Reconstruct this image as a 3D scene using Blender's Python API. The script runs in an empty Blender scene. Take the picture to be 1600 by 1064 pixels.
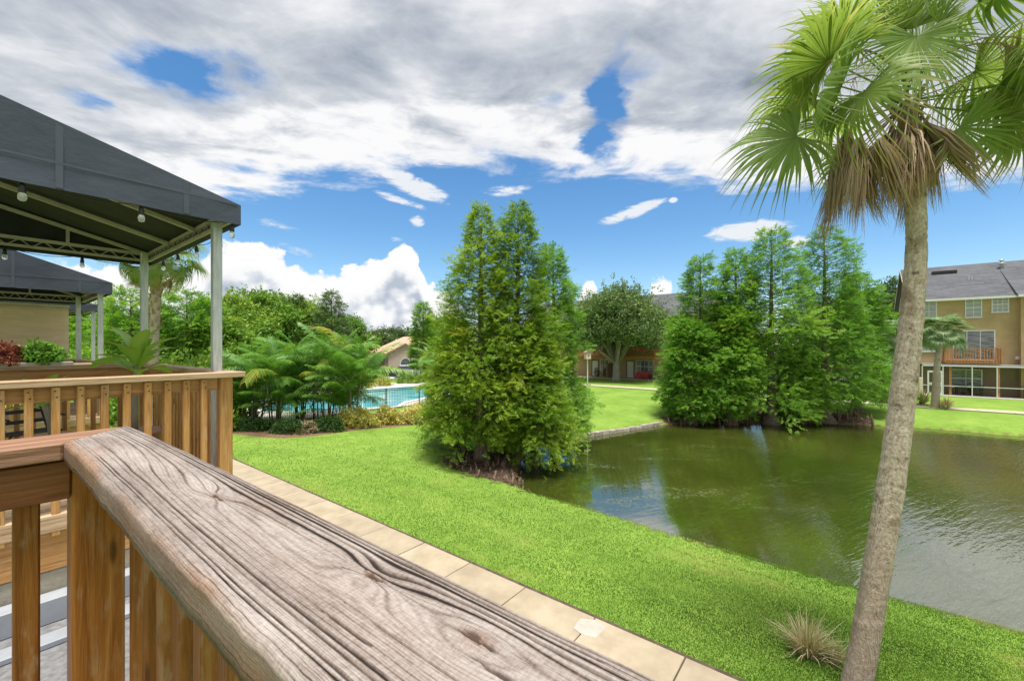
import bpy, bmesh, math, random
import numpy as np
from mathutils import Vector, Matrix, Euler

random.seed(11)
rng = np.random.default_rng(11)
SC = bpy.context.scene
COL = SC.collection
R = math.radians
H = 4.2                       # eye height above the lawn
F = 660.0                     # focal length in pixels of a 1600 px wide frame
# the building axis: U runs along the terrace, V runs out to the pond
_n = math.hypot(840, 660)
DU = np.array([-840 / _n, 660 / _n])
DV = np.array([660 / _n, 840 / _n])
ANG = math.atan2(DV[1], DV[0])

# ------------------------------------------------------------------ camera
cam_d = bpy.data.cameras.new('camera')
cam = bpy.data.objects.new('camera', cam_d)
COL.objects.link(cam)
cam.location = (0, 0, H)
cam.rotation_euler = (R(90), 0, 0)
cam_d.sensor_width = 36
cam_d.lens = 36 * F / 1600
cam_d.shift_y = 8 / 1600
cam_d.clip_start = 0.02
cam_d.clip_end = 5000
SC.camera = cam

# ------------------------------------------------------------------ light and exposure
SUN_EL, SUN_AZ = R(79), R(170)      # azimuth clockwise from +Y: high behind the camera, veiled by cloud
sd = bpy.data.lights.new('sun', 'SUN')
sd.energy = 2.15
sd.angle = R(22)
sd.color = (1.0, 0.955, 0.88)
sun = bpy.data.objects.new('sun', sd)
COL.objects.link(sun)
sdir = Vector((math.sin(SUN_AZ) * math.cos(SUN_EL), math.cos(SUN_AZ) * math.cos(SUN_EL), math.sin(SUN_EL)))
sun.rotation_euler = sdir.to_track_quat('Z', 'Y').to_euler()
SC.view_settings.view_transform = 'Standard'
SC.view_settings.look = 'None'
SC.view_settings.exposure = 1.72
SC.view_settings.gamma = 1
SC.view_settings.use_curve_mapping = False


class Tree:
    """tiny helper to write shader maths"""
    def __init__(s, nt):
        s.nt = nt

    def n(s, kind, **kw):
        nd = s.nt.nodes.new(kind)
        for k, v in kw.items():
            setattr(nd, k, v)
        return nd

    def put(s, sock, v):
        if v is None:
            return
        if isinstance(v, bpy.types.NodeSocket):
            s.nt.links.new(v, sock)
        else:
            if sock.type == 'RGBA' and len(v) == 3:
                v = (*v, 1)
            sock.default_value = v

    def m(s, op, a, b=None, c=None, clamp=False):
        nd = s.n('ShaderNodeMath', operation=op, use_clamp=clamp)
        for i, v in enumerate((a, b, c)):
            s.put(nd.inputs[i], v)
        return nd.outputs[0]

    def ss(s, lo, hi, x):
        nd = s.n('ShaderNodeMapRange', interpolation_type='SMOOTHSTEP')
        s.put(nd.inputs['Value'], x)
        s.put(nd.inputs['From Min'], lo)
        s.put(nd.inputs['From Max'], hi)
        return nd.outputs[0]

    def vec(s, x, y, z):
        nd = s.n('ShaderNodeCombineXYZ')
        for i, v in enumerate((x, y, z)):
            s.put(nd.inputs[i], v)
        return nd.outputs[0]

    def sep(s, v):
        nd = s.n('ShaderNodeSeparateXYZ')
        s.put(nd.inputs[0], v)
        return nd.outputs

    def vm(s, op, a, b=None):
        nd = s.n('ShaderNodeVectorMath', operation=op)
        s.put(nd.inputs[0], a)
        if b is not None:
            if op == 'SCALE':
                s.put(nd.inputs['Scale'], b)
            else:
                s.put(nd.inputs[1], b)
        return nd.outputs[0]

    def noise(s, v, scale=1.0, detail=4.0, rough=0.5, dist=0.0, color=False):
        nd = s.n('ShaderNodeTexNoise')
        s.put(nd.inputs['Vector'], v)
        s.put(nd.inputs['Scale'], scale)
        nd.inputs['Detail'].default_value = detail
        nd.inputs['Roughness'].default_value = rough
        nd.inputs['Distortion'].default_value = dist
        return nd.outputs['Color' if color else 0]

    def voro(s, v, scale=1.0, feature='F1', out='Distance'):
        nd = s.n('ShaderNodeTexVoronoi', feature=feature)
        s.put(nd.inputs['Vector'], v)
        s.put(nd.inputs['Scale'], scale)
        return nd.outputs[out]

    def mix(s, f, a, b, mode='MIX'):
        nd = s.n('ShaderNodeMix', data_type='RGBA', blend_type=mode)
        s.put(nd.inputs[0], f)
        s.put(nd.inputs[6], a)
        s.put(nd.inputs[7], b)
        return nd.outputs[2]

    def ramp(s, x, stops):
        nd = s.n('ShaderNodeValToRGB')
        s.put(nd.inputs[0], x)
        el = nd.color_ramp.elements
        while len(el) < len(stops):
            el.new(0.5)
        for e, (p, c) in zip(el, stops):
            e.position = p
            e.color = (*c, 1)
        return nd.outputs[0]

    def attr(s, name):
        return s.n('ShaderNodeAttribute', attribute_name=name).outputs['Fac']


# ------------------------------------------------------------------ sky
def build_world():
    w = bpy.data.worlds.new('World')
    SC.world = w
    w.use_nodes = True
    w.node_tree.nodes.clear()
    T = Tree(w.node_tree)
    out = T.n('ShaderNodeOutputWorld')
    bg = T.n('ShaderNodeBackground')
    STR = 0.10
    bg.inputs[1].default_value = STR
    sky = T.n('ShaderNodeTexSky', sky_type='NISHITA')
    sky.sun_disc = False
    sky.sun_elevation = SUN_EL
    sky.sun_rotation = SUN_AZ
    sky.air_density = 1.0
    sky.dust_density = 0.25
    sky.ozone_density = 2.2
    hs = T.n('ShaderNodeHueSaturation')
    hs.inputs['Saturation'].default_value = 1.25
    hs.inputs['Hue'].default_value = 0.497
    hs.inputs['Value'].default_value = 0.52
    T.put(hs.inputs['Color'], sky.outputs[0])
    g = T.n('ShaderNodeTexCoord').outputs['Generated']
    x, y, z = T.sep(g)
    zc = T.m('MAXIMUM', z, 0.03)
    qx, qy = T.m('DIVIDE', x, zc), T.m('DIVIDE', y, zc)
    hyp = T.m('SQRT', T.m('MAXIMUM', T.m('SUBTRACT', 1.0, T.m('MULTIPLY', z, z)), 1e-4))
    te = T.m('DIVIDE', z, hyp)                       # tangent of the elevation
    az = T.m('ARCTAN2', x, y)                        # clockwise from +Y
    q = T.vec(qx, qy, 0.0)
    k = 1.0 / (STR * 2 ** SC.view_settings.exposure)  # a cloud of display value 1

    # --- the high grey deck -------------------------------------------------
    qs = T.vm('MULTIPLY', q, (0.75, 1.0, 1.0))
    n1 = T.noise(qs, 1.1, 7, 0.55, 0.35)
    n2 = T.noise(T.vm('ADD', qs, (7.3, 2.1, 0.0)), 0.75, 6, 0.58, 0.3)
    n3 = T.noise(T.vm('ADD', T.vm('MULTIPLY', q, (1.2, 1.7, 1.0)), (3.1, 9.7, 0.0)), 1.6, 8, 0.60, 0.4)
    n5 = T.noise(T.vm('MULTIPLY', q, (1.0, 1.0, 1.0)), 3.4, 7, 0.62, 0.5)
    edge_x = T.m('MULTIPLY', T.m('SINE', T.m('MULTIPLY_ADD', qx, 2.3, 0.6)), 0.10)
    e = T.m('ADD', T.m('ADD', qy, edge_x), T.m('ADD', T.m('MULTIPLY', T.m('SUBTRACT', n3, 0.5), 0.9), T.m('MULTIPLY', T.m('SUBTRACT', n5, 0.5), .8)))
    e = T.m('SUBTRACT', e, T.m('ADD', T.m('MULTIPLY', T.ss(-.2, .6, qx), .22), T.m('MULTIPLY', T.ss(-1.0, -1.9, qx), .55)))
    deck = T.ss(2.50, 2.12, e)
    wr = T.sep(T.noise(q, 2.6, 5, .6, 0, True))
    wqx = T.m('ADD', qx, T.m('MULTIPLY', T.m('SUBTRACT', wr[0], .5), .34))
    wqy = T.m('ADD', qy, T.m('MULTIPLY', T.m('SUBTRACT', wr[1], .5), .40))
    holes = None
    #        px,  py,  rx,   ry,   rot
    for px, py, rx, ry, rot, amp in ((305, 122, 0.26, 0.15, -0.25, 1.15), (140, 158, 0.10, 0.07, 0, .8),
                                     (945, 190, 0.075, 0.42, -0.16, 1.35), (965, 120, 0.16, 0.12, 0, .65), (860, 160, .09, .1, 0, .5),
                                     (370, 262, 0.16, 0.12, 0.3, 0.85), (60, 60, 0.1, 0.08, 0, .3),
                                     (790, 262, 0.10, 0.16, 0, .7)):
        cx, cy = (px - 800) / (540 - py), F / (540 - py)
        dx, dy = T.m('SUBTRACT', wqx, cx), T.m('SUBTRACT', wqy, cy)
        c, s_ = math.cos(rot), math.sin(rot)
        a = T.m('ADD', T.m('MULTIPLY', dx, c / rx), T.m('MULTIPLY', dy, s_ / rx))
        b = T.m('ADD', T.m('MULTIPLY', dx, -s_ / ry), T.m('MULTIPLY', dy, c / ry))
        d2 = T.m('ADD', T.m('MULTIPLY', a, a), T.m('MULTIPLY', b, b))
        gsn = T.m('MULTIPLY', T.m('EXPONENT', T.m('MULTIPLY', d2, -0.7)), amp)
        holes = gsn if holes is None else T.m('MAXIMUM', holes, gsn)
    hm = T.ss(0.26, 0.98, T.m('MULTIPLY', holes, T.m('MULTIPLY_ADD', T.m('ADD', T.m('MULTIPLY', n3, .5), T.m('MULTIPLY', n5, .5)), 3.6, -0.75)))
    cover = T.m('MULTIPLY', deck, T.m('SUBTRACT', 1.0, hm))
    br = T.m('ADD', T.m('ADD', T.m('MULTIPLY', n1, 0.45), T.m('MULTIPLY', n3, 0.43)), T.m('MULTIPLY', n5, .12))
    bil = T.m('ABSOLUTE', T.m('SUBTRACT', T.m('MULTIPLY', T.noise(T.vm('ADD', q, (1.7, 4.4, 0)), 1.9, 6, .55, .15), 2.0), 1.0))
    br = T.m('ADD', T.m('MULTIPLY', T.m('SUBTRACT', br, .5), 1.7), T.m('SUBTRACT', .63, T.m('MULTIPLY', bil, .32)))
    rim = T.ss(1.62, 2.15, e)
    br = T.m('ADD', T.m('ADD', br, T.m('MULTIPLY', rim, 0.26)), T.m('MULTIPLY', T.m('SUBTRACT', n2, .5), .5))
    dcol = T.ramp(br, [(0.30, (.20, .25, .345)), (0.42, (.40, .45, .53)), (0.56, (.60, .635, .69)), (0.70, (.84, .855, .885)), (.80, (.97, .97, .98))])

    # --- cumulus along the horizon -----------------------------------------
    fc = T.n('ShaderNodeFloatCurve')
    cv = fc.mapping.curves[0]
    prof = [(-900, 420), (-400, 380), (0, 392), (120, 400), (200, 418), (300, 410), (335, 372), (398, 370), (445, 402), (500, 420),
            (560, 412), (598, 392), (622, 372), (650, 384), (668, 442), (705, 452), (735, 500), (790, 545), (884, 548), (900, 450), (918, 430),
            (944, 452), (956, 545), (1006, 545), (1018, 440), (1036, 428), (1054, 450), (1066, 545), (1300, 545), (1700, 520), (2600, 440)]
    pts = []
    for px, py in prof:
        d = math.hypot(F, px - 800)
        pts.append((math.atan((px - 800) / F) / (2 * math.pi) + 0.5, 0.5 + (540 - py) / d))
    pts = [(0.0, .64), (.12, .60)] + pts + [(.85, .66), (1.0, .64)]
    while len(cv.points) < len(pts):
        cv.points.new(0.5, 0.5)
    for p, (a, b) in zip(cv.points, pts):
        p.location = (a, b)
        p.handle_type = 'AUTO_CLAMPED'
    fc.mapping.update()
    T.put(fc.inputs['Value'], T.m('MULTIPLY_ADD', az, 1 / (2 * math.pi), 0.5))
    top = T.m('SUBTRACT', fc.outputs[0], 0.5)
    cvn = T.vec(az, T.m('MULTIPLY', te, 1.15), 0.3)
    b1 = T.voro(T.vm('ADD', cvn, T.vm('SCALE', T.noise(cvn, 30, 3, .5, 0, True), 0.02)), 17, 'SMOOTH_F1')
    b2 = T.voro(T.vm('ADD', cvn, T.vm('SCALE', T.noise(cvn, 60, 3, .6, 0, True), 0.012)), 42, 'SMOOTH_F1')
    bn = T.noise(cvn, 55, 5, 0.6)
    puff = T.m('ADD', T.m('ADD', T.m('MULTIPLY', b1, -0.060), T.m('MULTIPLY', b2, -0.038)), T.m('MULTIPLY', T.m('SUBTRACT', bn, 0.5), 0.03))
    dep = T.m('ADD', T.m('SUBTRACT', top, te), T.m('ADD', puff, 0.033))
    cum = T.ss(0.0, 0.010, dep)
    lit = T.m('ADD', T.m('ADD', T.m('MULTIPLY', b1, -0.75), T.m('MULTIPLY', b2, -0.7)), T.m('MULTIPLY', T.noise(cvn, 14, 5, 0.6), 1.0))
    lit = T.m('ADD', lit, T.ss(0.09, 0.0, dep))
    ccol = T.ramp(T.m('ADD', lit, 0.30), [(0.0, (.50, .56, .65)), (0.20, (.74, .78, .84)), (0.36, (.95, .96, .97)), (0.6, (1.0, 1.0, 1.0))])

    # --- small bright wisps between ----------------------------------------
    wz = T.noise(T.vm('MULTIPLY', cvn, (9, 26, 1)), 1.6, 8, 0.68, 0.6)
    wis = None
    for px, py, rx, ry, rot, amp in ((640, 288, .11, .028, .35, 1.0), (690, 250, .12, .03, .0, .7), (625, 313, .08, .014, .25, .8), (985, 332, .085, .018, -.25, .95),
                                     (1170, 362, .085, .026, .02, 1.05), (1245, 380, .04, .02, 0, .8), (790, 298, .08, .018, -.1, .75),
                                     (462, 392, .05, .018, .25, .6), (652, 345, .025, .018, 0, .75), (1052, 313, .012, .008, 0, .8),
                                     (430, 350, .10, .02, .2, .5), (620, 375, .03, .012, 0, .55), (1200, 315, .05, .008, 0, .5), (1300, 415, .03, .008, 0, .4)):
        d = math.hypot(F, px - 800)
        dx = T.m('SUBTRACT', az, math.atan((px - 800) / F))
        dy = T.m('SUBTRACT', te, (540 - py) / d)
        c, s_ = math.cos(-rot), math.sin(-rot)
        a = T.m('ADD', T.m('MULTIPLY', dx, c / rx), T.m('MULTIPLY', dy, s_ / rx))
        b = T.m('ADD', T.m('MULTIPLY', dx, -s_ / ry), T.m('MULTIPLY', dy, c / ry))
        gsn = T.m('MULTIPLY', T.m('EXPONENT', T.m('MULTIPLY', T.m('ADD', T.m('MULTIPLY', a, a), T.m('MULTIPLY', b, b)), -1.0)), amp)
        wis = gsn if wis is None else T.m('MAXIMUM', wis, gsn)
    wm = T.m('MULTIPLY', T.ss(0.34, 0.62, T.m('MULTIPLY', wis, T.m('MULTIPLY_ADD', wz, 1.9, -.12))), 0.92)

    col = T.mix(wm, hs.outputs[0], tuple(v * k for v in (.90, .92, .95)))
    col = T.mix(cover, col, T.vm('SCALE', dcol, k))
    col = T.mix(cum, col, T.vm('SCALE', ccol, k))
    T.put(bg.inputs[0], col)
    w.node_tree.links.new(bg.outputs[0], out.inputs[0])
    w.cycles.sampling_method = 'MANUAL'
    w.cycles.sample_map_resolution = 512


build_world()


# ------------------------------------------------------------------ helpers
def FW(v, u, z=0.0):
    return Vector((DV[0] * v + DU[0] * u, DV[1] * v + DU[1] * u, z))


def toF(x, y):
    return (x * DV[0] + y * DV[1], x * DU[0] + y * DU[1])


def gp(px, py, z=0.0):
    d = F * (H - z) / (py - 540)
    return ((px - 800) / F * d, d)


def atd(px, d):
    return ((px - 800) / F * d, d)


def upx(px, v):
    r = (px - 800) / F
    return v * (DV[0] - r * DV[1]) / (r * DU[1] - DU[0])


def tag(o, label=None, cat=None, group=None, kind=None):
    if label:
        o['label'] = label
    if cat:
        o['category'] = cat
    if group:
        o['group'] = group
    if kind:
        o['kind'] = kind
    return o


def mesh_np(name, verts, faces, mats=(), smooth=False, attrs=None, loops=None):
    me = bpy.data.meshes.new(name)
    verts = np.asarray(verts, dtype=np.float32)
    faces = np.asarray(faces, dtype=np.int32)
    k = faces.shape[1]
    me.vertices.add(len(verts))
    me.vertices.foreach_set('co', verts.ravel())
    me.loops.add(faces.size)
    me.loops.foreach_set('vertex_index', faces.ravel())
    me.polygons.add(len(faces))
    me.polygons.foreach_set('loop_start', np.arange(0, faces.size, k, dtype=np.int32))
    me.polygons.foreach_set('use_smooth', np.full(len(faces), smooth, dtype=bool))
    me.update(calc_edges=True)
    for a, vals in (attrs or {}).items():
        at = me.attributes.new(a, 'FLOAT', 'POINT')
        at.data.foreach_set('value', np.asarray(vals, dtype=np.float32))
    for m in (mats if isinstance(mats, (list, tuple)) else [mats]):
        me.materials.append(m)
    return me


class MB:
    """collects boxes, tubes and prisms in one mesh"""
    def __init__(s):
        s.v, s.f = [], []

    def add(s, vs, fs):
        o = len(s.v)
        s.v += [tuple(map(float, p)) for p in vs]
        s.f += [tuple(i + o for i in f) for f in fs]
        return s

    def box(s, x0, x1, y0, y1, z0, z1):
        return s.add([(x0, y0, z0), (x1, y0, z0), (x1, y1, z0), (x0, y1, z0), (x0, y0, z1), (x1, y0, z1), (x1, y1, z1), (x0, y1, z1)],
                     [(3, 2, 1, 0), (4, 5, 6, 7), (0, 1, 5, 4), (1, 2, 6, 5), (2, 3, 7, 6), (3, 0, 4, 7)])

    def bar(s, a, b, w, h=None, up=(0, 0, 1)):
        a, b = Vector(a), Vector(b)
        h = h or w
        d = (b - a).normalized()
        u = Vector(up)
        if abs(d.dot(u)) > .98:
            u = Vector((1, 0, 0))
        r = d.cross(u).normalized()
        t = r.cross(d)
        ps = [p + r * (sx * w / 2) + t * (sy * h / 2) for p in (a, b) for sx, sy in ((-1, -1), (1, -1), (1, 1), (-1, 1))]
        return s.add(ps, [(0, 1, 2, 3), (7, 6, 5, 4), (0, 4, 5, 1), (1, 5, 6, 2), (2, 6, 7, 3), (3, 7, 4, 0)])

    def tube(s, pts, rad, n=8, cap=True):
        pts = [Vector(p) for p in pts]
        rad = rad if isinstance(rad, (list, tuple)) else [rad] * len(pts)
        vs, fs = [], []
        prev = None
        for i, p in enumerate(pts):
            d = (pts[min(i + 1, len(pts) - 1)] - pts[max(i - 1, 0)]).normalized()
            if prev is None:
                u = d.orthogonal().normalized()
            else:
                u = (prev - d * prev.dot(d)).normalized()
            prev = u
            w = d.cross(u)
            for k in range(n):
                a = 2 * math.pi * k / n
                vs.append(p + (u * math.cos(a) + w * math.sin(a)) * rad[i])
        for i in range(len(pts) - 1):
            for k in range(n):
                fs.append((i * n + k, i * n + (k + 1) % n, (i + 1) * n + (k + 1) % n, (i + 1) * n + k))
        if cap:
            fs.append(tuple(range(n))[::-1])
            fs.append(tuple((len(pts) - 1) * n + k for k in range(n)))
        return s.add(vs, fs)

    def lathe(s, prof, n=12, c=(0, 0, 0)):
        vs, fs = [], []
        for r, z in prof:
            for k in range(n):
                a = 2 * math.pi * k / n
                vs.append((c[0] + r * math.cos(a), c[1] + r * math.sin(a), c[2] + z))
        for i in range(len(prof) - 1):
            for k in range(n):
                fs.append((i * n + k, i * n + (k + 1) % n, (i + 1) * n + (k + 1) % n, (i + 1) * n + k))
        fs.append(tuple(range(n))[::-1])
        fs.append(tuple((len(prof) - 1) * n + k for k in range(n)))
        return s.add(vs, fs)

    def prism(s, poly, axis, a, b):
        """extrude a 2D polygon along an axis (0 x, 1 y, 2 z)"""
        n = len(poly)

        def P(p, t):
            q = list(p)
            q.insert(axis, t)
            return tuple(q)
        return s.add([P(p, a) for p in poly] + [P(p, b) for p in poly],
                     [tuple(range(n))[::-1], tuple(range(n, 2 * n))] + [(i, (i + 1) % n, n + (i + 1) % n, n + i) for i in range(n)])

    def mesh(s, name, mat, smooth=False, bevel=0):
        me = bpy.data.meshes.new(name)
        me.from_pydata(s.v, [], s.f)
        if bevel:
            bm = bmesh.new()
            bm.from_mesh(me)
            bmesh.ops.recalc_face_normals(bm, faces=bm.faces)
            bmesh.ops.bevel(bm, geom=bm.edges[:], offset=bevel, segments=1, affect='EDGES', clamp_overlap=True)
            bm.to_mesh(me)
            bm.free()
        else:
            bm = bmesh.new()
            bm.from_mesh(me)
            bmesh.ops.recalc_face_normals(bm, faces=bm.faces)
            bm.to_mesh(me)
            bm.free()
        if smooth:
            me.polygons.foreach_set('use_smooth', [True] * len(me.polygons))
        for m in (mat if isinstance(mat, (list, tuple)) else [mat]):
            me.materials.append(m)
        return me

    def build(s, name, mat, parent=None, smooth=False, bevel=0, loc=(0, 0, 0)):
        return put(name, s.mesh(name, mat, smooth, bevel), parent, loc)


def put(name, me, parent=None, loc=(0, 0, 0), rot=None, scale=None):
    o = bpy.data.objects.new(name, me)
    COL.objects.link(o)
    o.parent = parent
    o.location = loc
    if rot is not None:
        o.rotation_euler = rot
    if scale is not None:
        o.scale = (scale,) * 3 if isinstance(scale, (int, float)) else scale
    return o


def thing(name, label, cat, loc, rz=0.0, group=None):
    o = put(name, None, None, loc, (0, 0, rz))
    return tag(o, label, cat, group)


def fthing(name, label, cat, v, u, z=0.0, group=None):
    """a thing whose local x is V and local y is U"""
    return thing(name, label, cat, FW(v, u, z), ANG, group)


def copy_tree(o, parent=None):
    c = o.copy()
    COL.objects.link(c)
    if parent is not None:
        c.parent = parent
    for ch in list(o.children):
        copy_tree(ch, c)
    return c


_bb = {}


def bbox_mesh(x, y, z, mat, b=0.004, name='board'):
    """a bevelled box centred on its base, cached so that alike pieces share it"""
    key = (round(x, 4), round(y, 4), round(z, 4), mat.name, b)
    if key not in _bb:
        _bb[key] = MB().box(-x / 2, x / 2, -y / 2, y / 2, 0, z).mesh(name, mat, bevel=b)
    return _bb[key]


# numpy value noise
def vnoise(x, y, seed=0):
    xi, yi = np.floor(x).astype(np.int64), np.floor(y).astype(np.int64)
    xf, yf = x - xi, y - yi
    u, v = xf * xf * (3 - 2 * xf), yf * yf * (3 - 2 * yf)

    def h(a, b):
        n = (a * 374761393 + b * 668265263 + seed * 1442695041) & 0x7fffffff
        n = ((n ^ (n >> 13)) * 1274126177) & 0x7fffffff
        return ((n ^ (n >> 16)) & 0xffff) / 65535.0
    return (h(xi, yi) * (1 - u) + h(xi + 1, yi) * u) * (1 - v) + (h(xi, yi + 1) * (1 - u) + h(xi + 1, yi + 1) * u) * v


def fbm(x, y, o=4, seed=0, g=0.5):
    t, a, s = 0, 1.0, 0
    for i in range(o):
        t = t + a * vnoise(x * 2 ** i, y * 2 ** i, seed + i * 17)
        s += a
        a *= g
    return t / s


# ------------------------------------------------------------------ materials
def new_mat(name):
    m = bpy.data.materials.new(name)
    m.use_nodes = True
    nt = m.node_tree
    nt.nodes.clear()
    T = Tree(nt)
    out = T.n('ShaderNodeOutputMaterial')
    p = T.n('ShaderNodeBsdfPrincipled')
    nt.links.new(p.outputs[0], out.inputs[0])
    return m, T, p, out


def bump(T, p, h, strength=0.3, dist=0.01):
    b = T.n('ShaderNodeBump')
    b.inputs['Strength'].default_value = strength
    b.inputs['Distance'].default_value = dist
    T.put(b.inputs['Height'], h)
    T.put(p.inputs['Normal'], b.outputs[0])
    return b


def ocoord(T, rand=True, space='Object'):
    v = T.n('ShaderNodeTexCoord').outputs[space]
    if rand:
        r = T.n('ShaderNodeObjectInfo').outputs['Random']
        v = T.vm('ADD', v, T.vec(T.m('MULTIPLY', r, 13.7), T.m('MULTIPLY', r, 7.9), T.m('MULTIPLY', r, 23.1)))
    return v


def simple(name, c1, c2=None, scale=8, rough=0.6, stretch=(1, 1, 1), bs=0.0, bd=0.005, detail=5, metal=0, spec=0.5, rvar=0.0, bscale=None, lo=.35, hi=.65):
    m, T, p, _ = new_mat(name)
    c2 = c2 or tuple(min(1, x * 1.25) for x in c1)
    v = T.vm('MULTIPLY', ocoord(T), stretch)
    n = T.noise(v, scale, detail, 0.6)
    col = T.ramp(n, [(lo, c1), (hi, c2)])
    if rvar:
        r = T.n('ShaderNodeObjectInfo').outputs['Random']
        hsv = T.n('ShaderNodeHueSaturation')
        T.put(hsv.inputs['Value'], T.m('MULTIPLY_ADD', r, rvar, 1 - rvar / 2))
        T.put(hsv.inputs['Color'], col)
        col = hsv.outputs[0]
    T.put(p.inputs['Base Color'], col)
    p.inputs['Roughness'].default_value = rough
    p.inputs['Metallic'].default_value = metal
    p.inputs['Specular IOR Level'].default_value = spec
    if bs:
        bump(T, p, T.noise(v, bscale or scale * 2, 6, 0.65), bs, bd)
    return m


def wood(name, axis, dark, mid, light, rough=0.55, worn=0.0, bs=0.5):
    """stained timber with the grain along one local axis"""
    m, T, p, _ = new_mat(name)
    st = [30, 30, 30]
    st[axis] = 1.6
    v0 = ocoord(T)
    v = T.vm('MULTIPLY', v0, tuple(st))
    n = T.noise(v, 1.4, 7, 0.62, 0.8)
    fine = T.noise(T.vm('MULTIPLY', v, (3.2, 3.2, 3.2)), 2.0, 4, 0.6)
    col = T.ramp(n, [(.30, dark), (.48, mid), (.70, light)])
    col = T.mix(T.m('MULTIPLY', T.ss(.5, .75, fine), .35), col, light)
    r = T.n('ShaderNodeObjectInfo').outputs['Random']
    hsv = T.n('ShaderNodeHueSaturation')
    T.put(hsv.inputs['Value'], T.m('MULTIPLY_ADD', r, .30, .86))
    T.put(hsv.inputs['Color'], col)
    col = hsv.outputs[0]
    kn = T.voro(T.vm('MULTIPLY', v0, tuple(2.2 if i == axis else 9 for i in range(3))), 1.5)
    col = T.mix(T.m('MULTIPLY', T.ss(.16, .05, kn), .7), col, tuple(x * .35 for x in dark))
    if worn:
        wn = T.noise(T.vm('MULTIPLY', v0, tuple(6 if i == axis else 22 for i in range(3))), 1.2, 6, .65)
        col = T.mix(T.m('MULTIPLY', T.ss(.52, .68, wn), worn), col, (.55, .43, .30))
    T.put(p.inputs['Base Color'], col)
    T.put(p.inputs['Roughness'], T.m('MULTIPLY_ADD', n, .3, rough - .15))
    p.inputs['Specular IOR Level'].default_value = .35
    bump(T, p, T.m('ADD', n, T.m('MULTIPLY', fine, .5)), bs, .004)
    return m


OR = ((.29, .125, .034), (.46, .225, .068), (.62, .36, .14))
W_V = wood('stained wood v', 0, *OR, worn=.3)
W_U = wood('stained wood u', 1, *OR, worn=.3)
W_Z = wood('stained wood z', 2, *OR, worn=.3)
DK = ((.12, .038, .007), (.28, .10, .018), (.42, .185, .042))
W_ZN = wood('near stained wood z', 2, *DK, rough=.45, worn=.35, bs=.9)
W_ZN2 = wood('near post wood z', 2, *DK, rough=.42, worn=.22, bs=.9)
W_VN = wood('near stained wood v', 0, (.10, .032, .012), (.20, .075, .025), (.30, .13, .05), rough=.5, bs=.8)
W_CAPB = wood('brown cap wood v', 0, (.13, .060, .030), (.24, .125, .072), (.36, .21, .135), rough=.6, bs=1.0)
W_CAP = wood('tan cap wood v', 0, (.22, .13, .07), (.46, .31, .18), (.62, .46, .30), rough=.7, bs=.8)
W_CAPU = wood('tan cap wood u', 1, (.22, .13, .07), (.44, .30, .18), (.60, .45, .30), rough=.7, bs=.8)
W_DECK = wood('deck board wood', 0, (.20, .13, .08), (.40, .29, .18), (.55, .43, .30), rough=.75, bs=.8)
W_GREY = wood('grey wood v', 0, (.16, .13, .11), (.30, .26, .22), (.44, .39, .33), rough=.8, bs=.8)
W_FAR = simple('balcony stain', (.31, .14, .055), (.43, .21, .085), 6, .6, rvar=.3)
CANVAS = simple('dark blue grey canvas', (.052, .061, .094), (.070, .080, .118), 2.2, .85, (1, .7, 1.6), bs=.28, bd=.03, bscale=2.2)
SEAM = simple('canvas seam', (.066, .076, .112), (.078, .088, .128), 5, .85)
PAINTED_SHADE = simple('painted canopy shade', (.012, .013, .016), (.02, .021, .025), 5, .9)  # near-black colour that paints the shade inside the canopies
GALV = simple('galvanised tube', (.42, .44, .45), (.56, .58, .60), 14, .42, (4, 4, .6), metal=.35)
FRAME = simple('canopy frame tube', (.36, .33, .31), (.46, .42, .39), 10, .5, metal=.1)
WHITE = simple('white paint', (.60, .60, .60), (.68, .68, .68), 4, .5)
PALEPOST = simple('pale grey paint', (.24, .26, .29), (.32, .34, .37), 4, .5)
BLACK = simple('black plastic', (.012, .012, .013), (.02, .02, .022), 10, .45)
IRON = simple('black painted iron', (.015, .017, .018), (.03, .033, .034), 10, .5)
STUCCO = simple('brown stucco', (.39, .285, .150), (.46, .345, .19), 1.2, .9, bs=.35, bd=.01, bscale=25)
STUCCO_D = simple('dark taupe stucco', (.20, .155, .10), (.24, .185, .125), 1.2, .9, bs=.3, bd=.01, bscale=25)
CREAM = simple('cream siding', (.48, .42, .31), (.55, .49, .38), 2, .85)
CONC = simple('rough pale concrete', (.36, .32, .25), (.50, .45, .36), 9, .9, bs=.5, bd=.008, bscale=40)
SOFFIT = simple('grey soffit', (.20, .20, .20), (.26, .26, .26), 3, .8)
GREYROOF = simple('grey flat roof felt', (.115, .115, .12), (.20, .20, .205), 26, .95, bs=.6, bd=.006, bscale=90)
TILE_R = simple('terracotta tile', (.42, .24, .17), (.55, .34, .25), 3, .8, bs=.4, bd=.03, bscale=12)
GLASSM = None


def mk_glass():
    m, T, p, _ = new_mat('window glass')
    v = ocoord(T)
    n = T.noise(T.vm('MULTIPLY', v, (1, 1, 16)), 1.5, 2)
    T.put(p.inputs['Base Color'], T.ramp(n, [(.4, (.05, .06, .07)), (.6, (.22, .24, .25))]))
    p.inputs['Roughness'].default_value = .06
    p.inputs['Specular IOR Level'].default_value = .8
    return m


GLASSM = mk_glass()
BLIND = simple('white window blinds', (.20, .22, .24), (.42, .44, .45), 2.2, .35, (1, 1, 14), spec=.7)
DARKGLASS = simple('dark screen', (.03, .032, .034), (.05, .052, .055), 3, .4)


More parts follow.
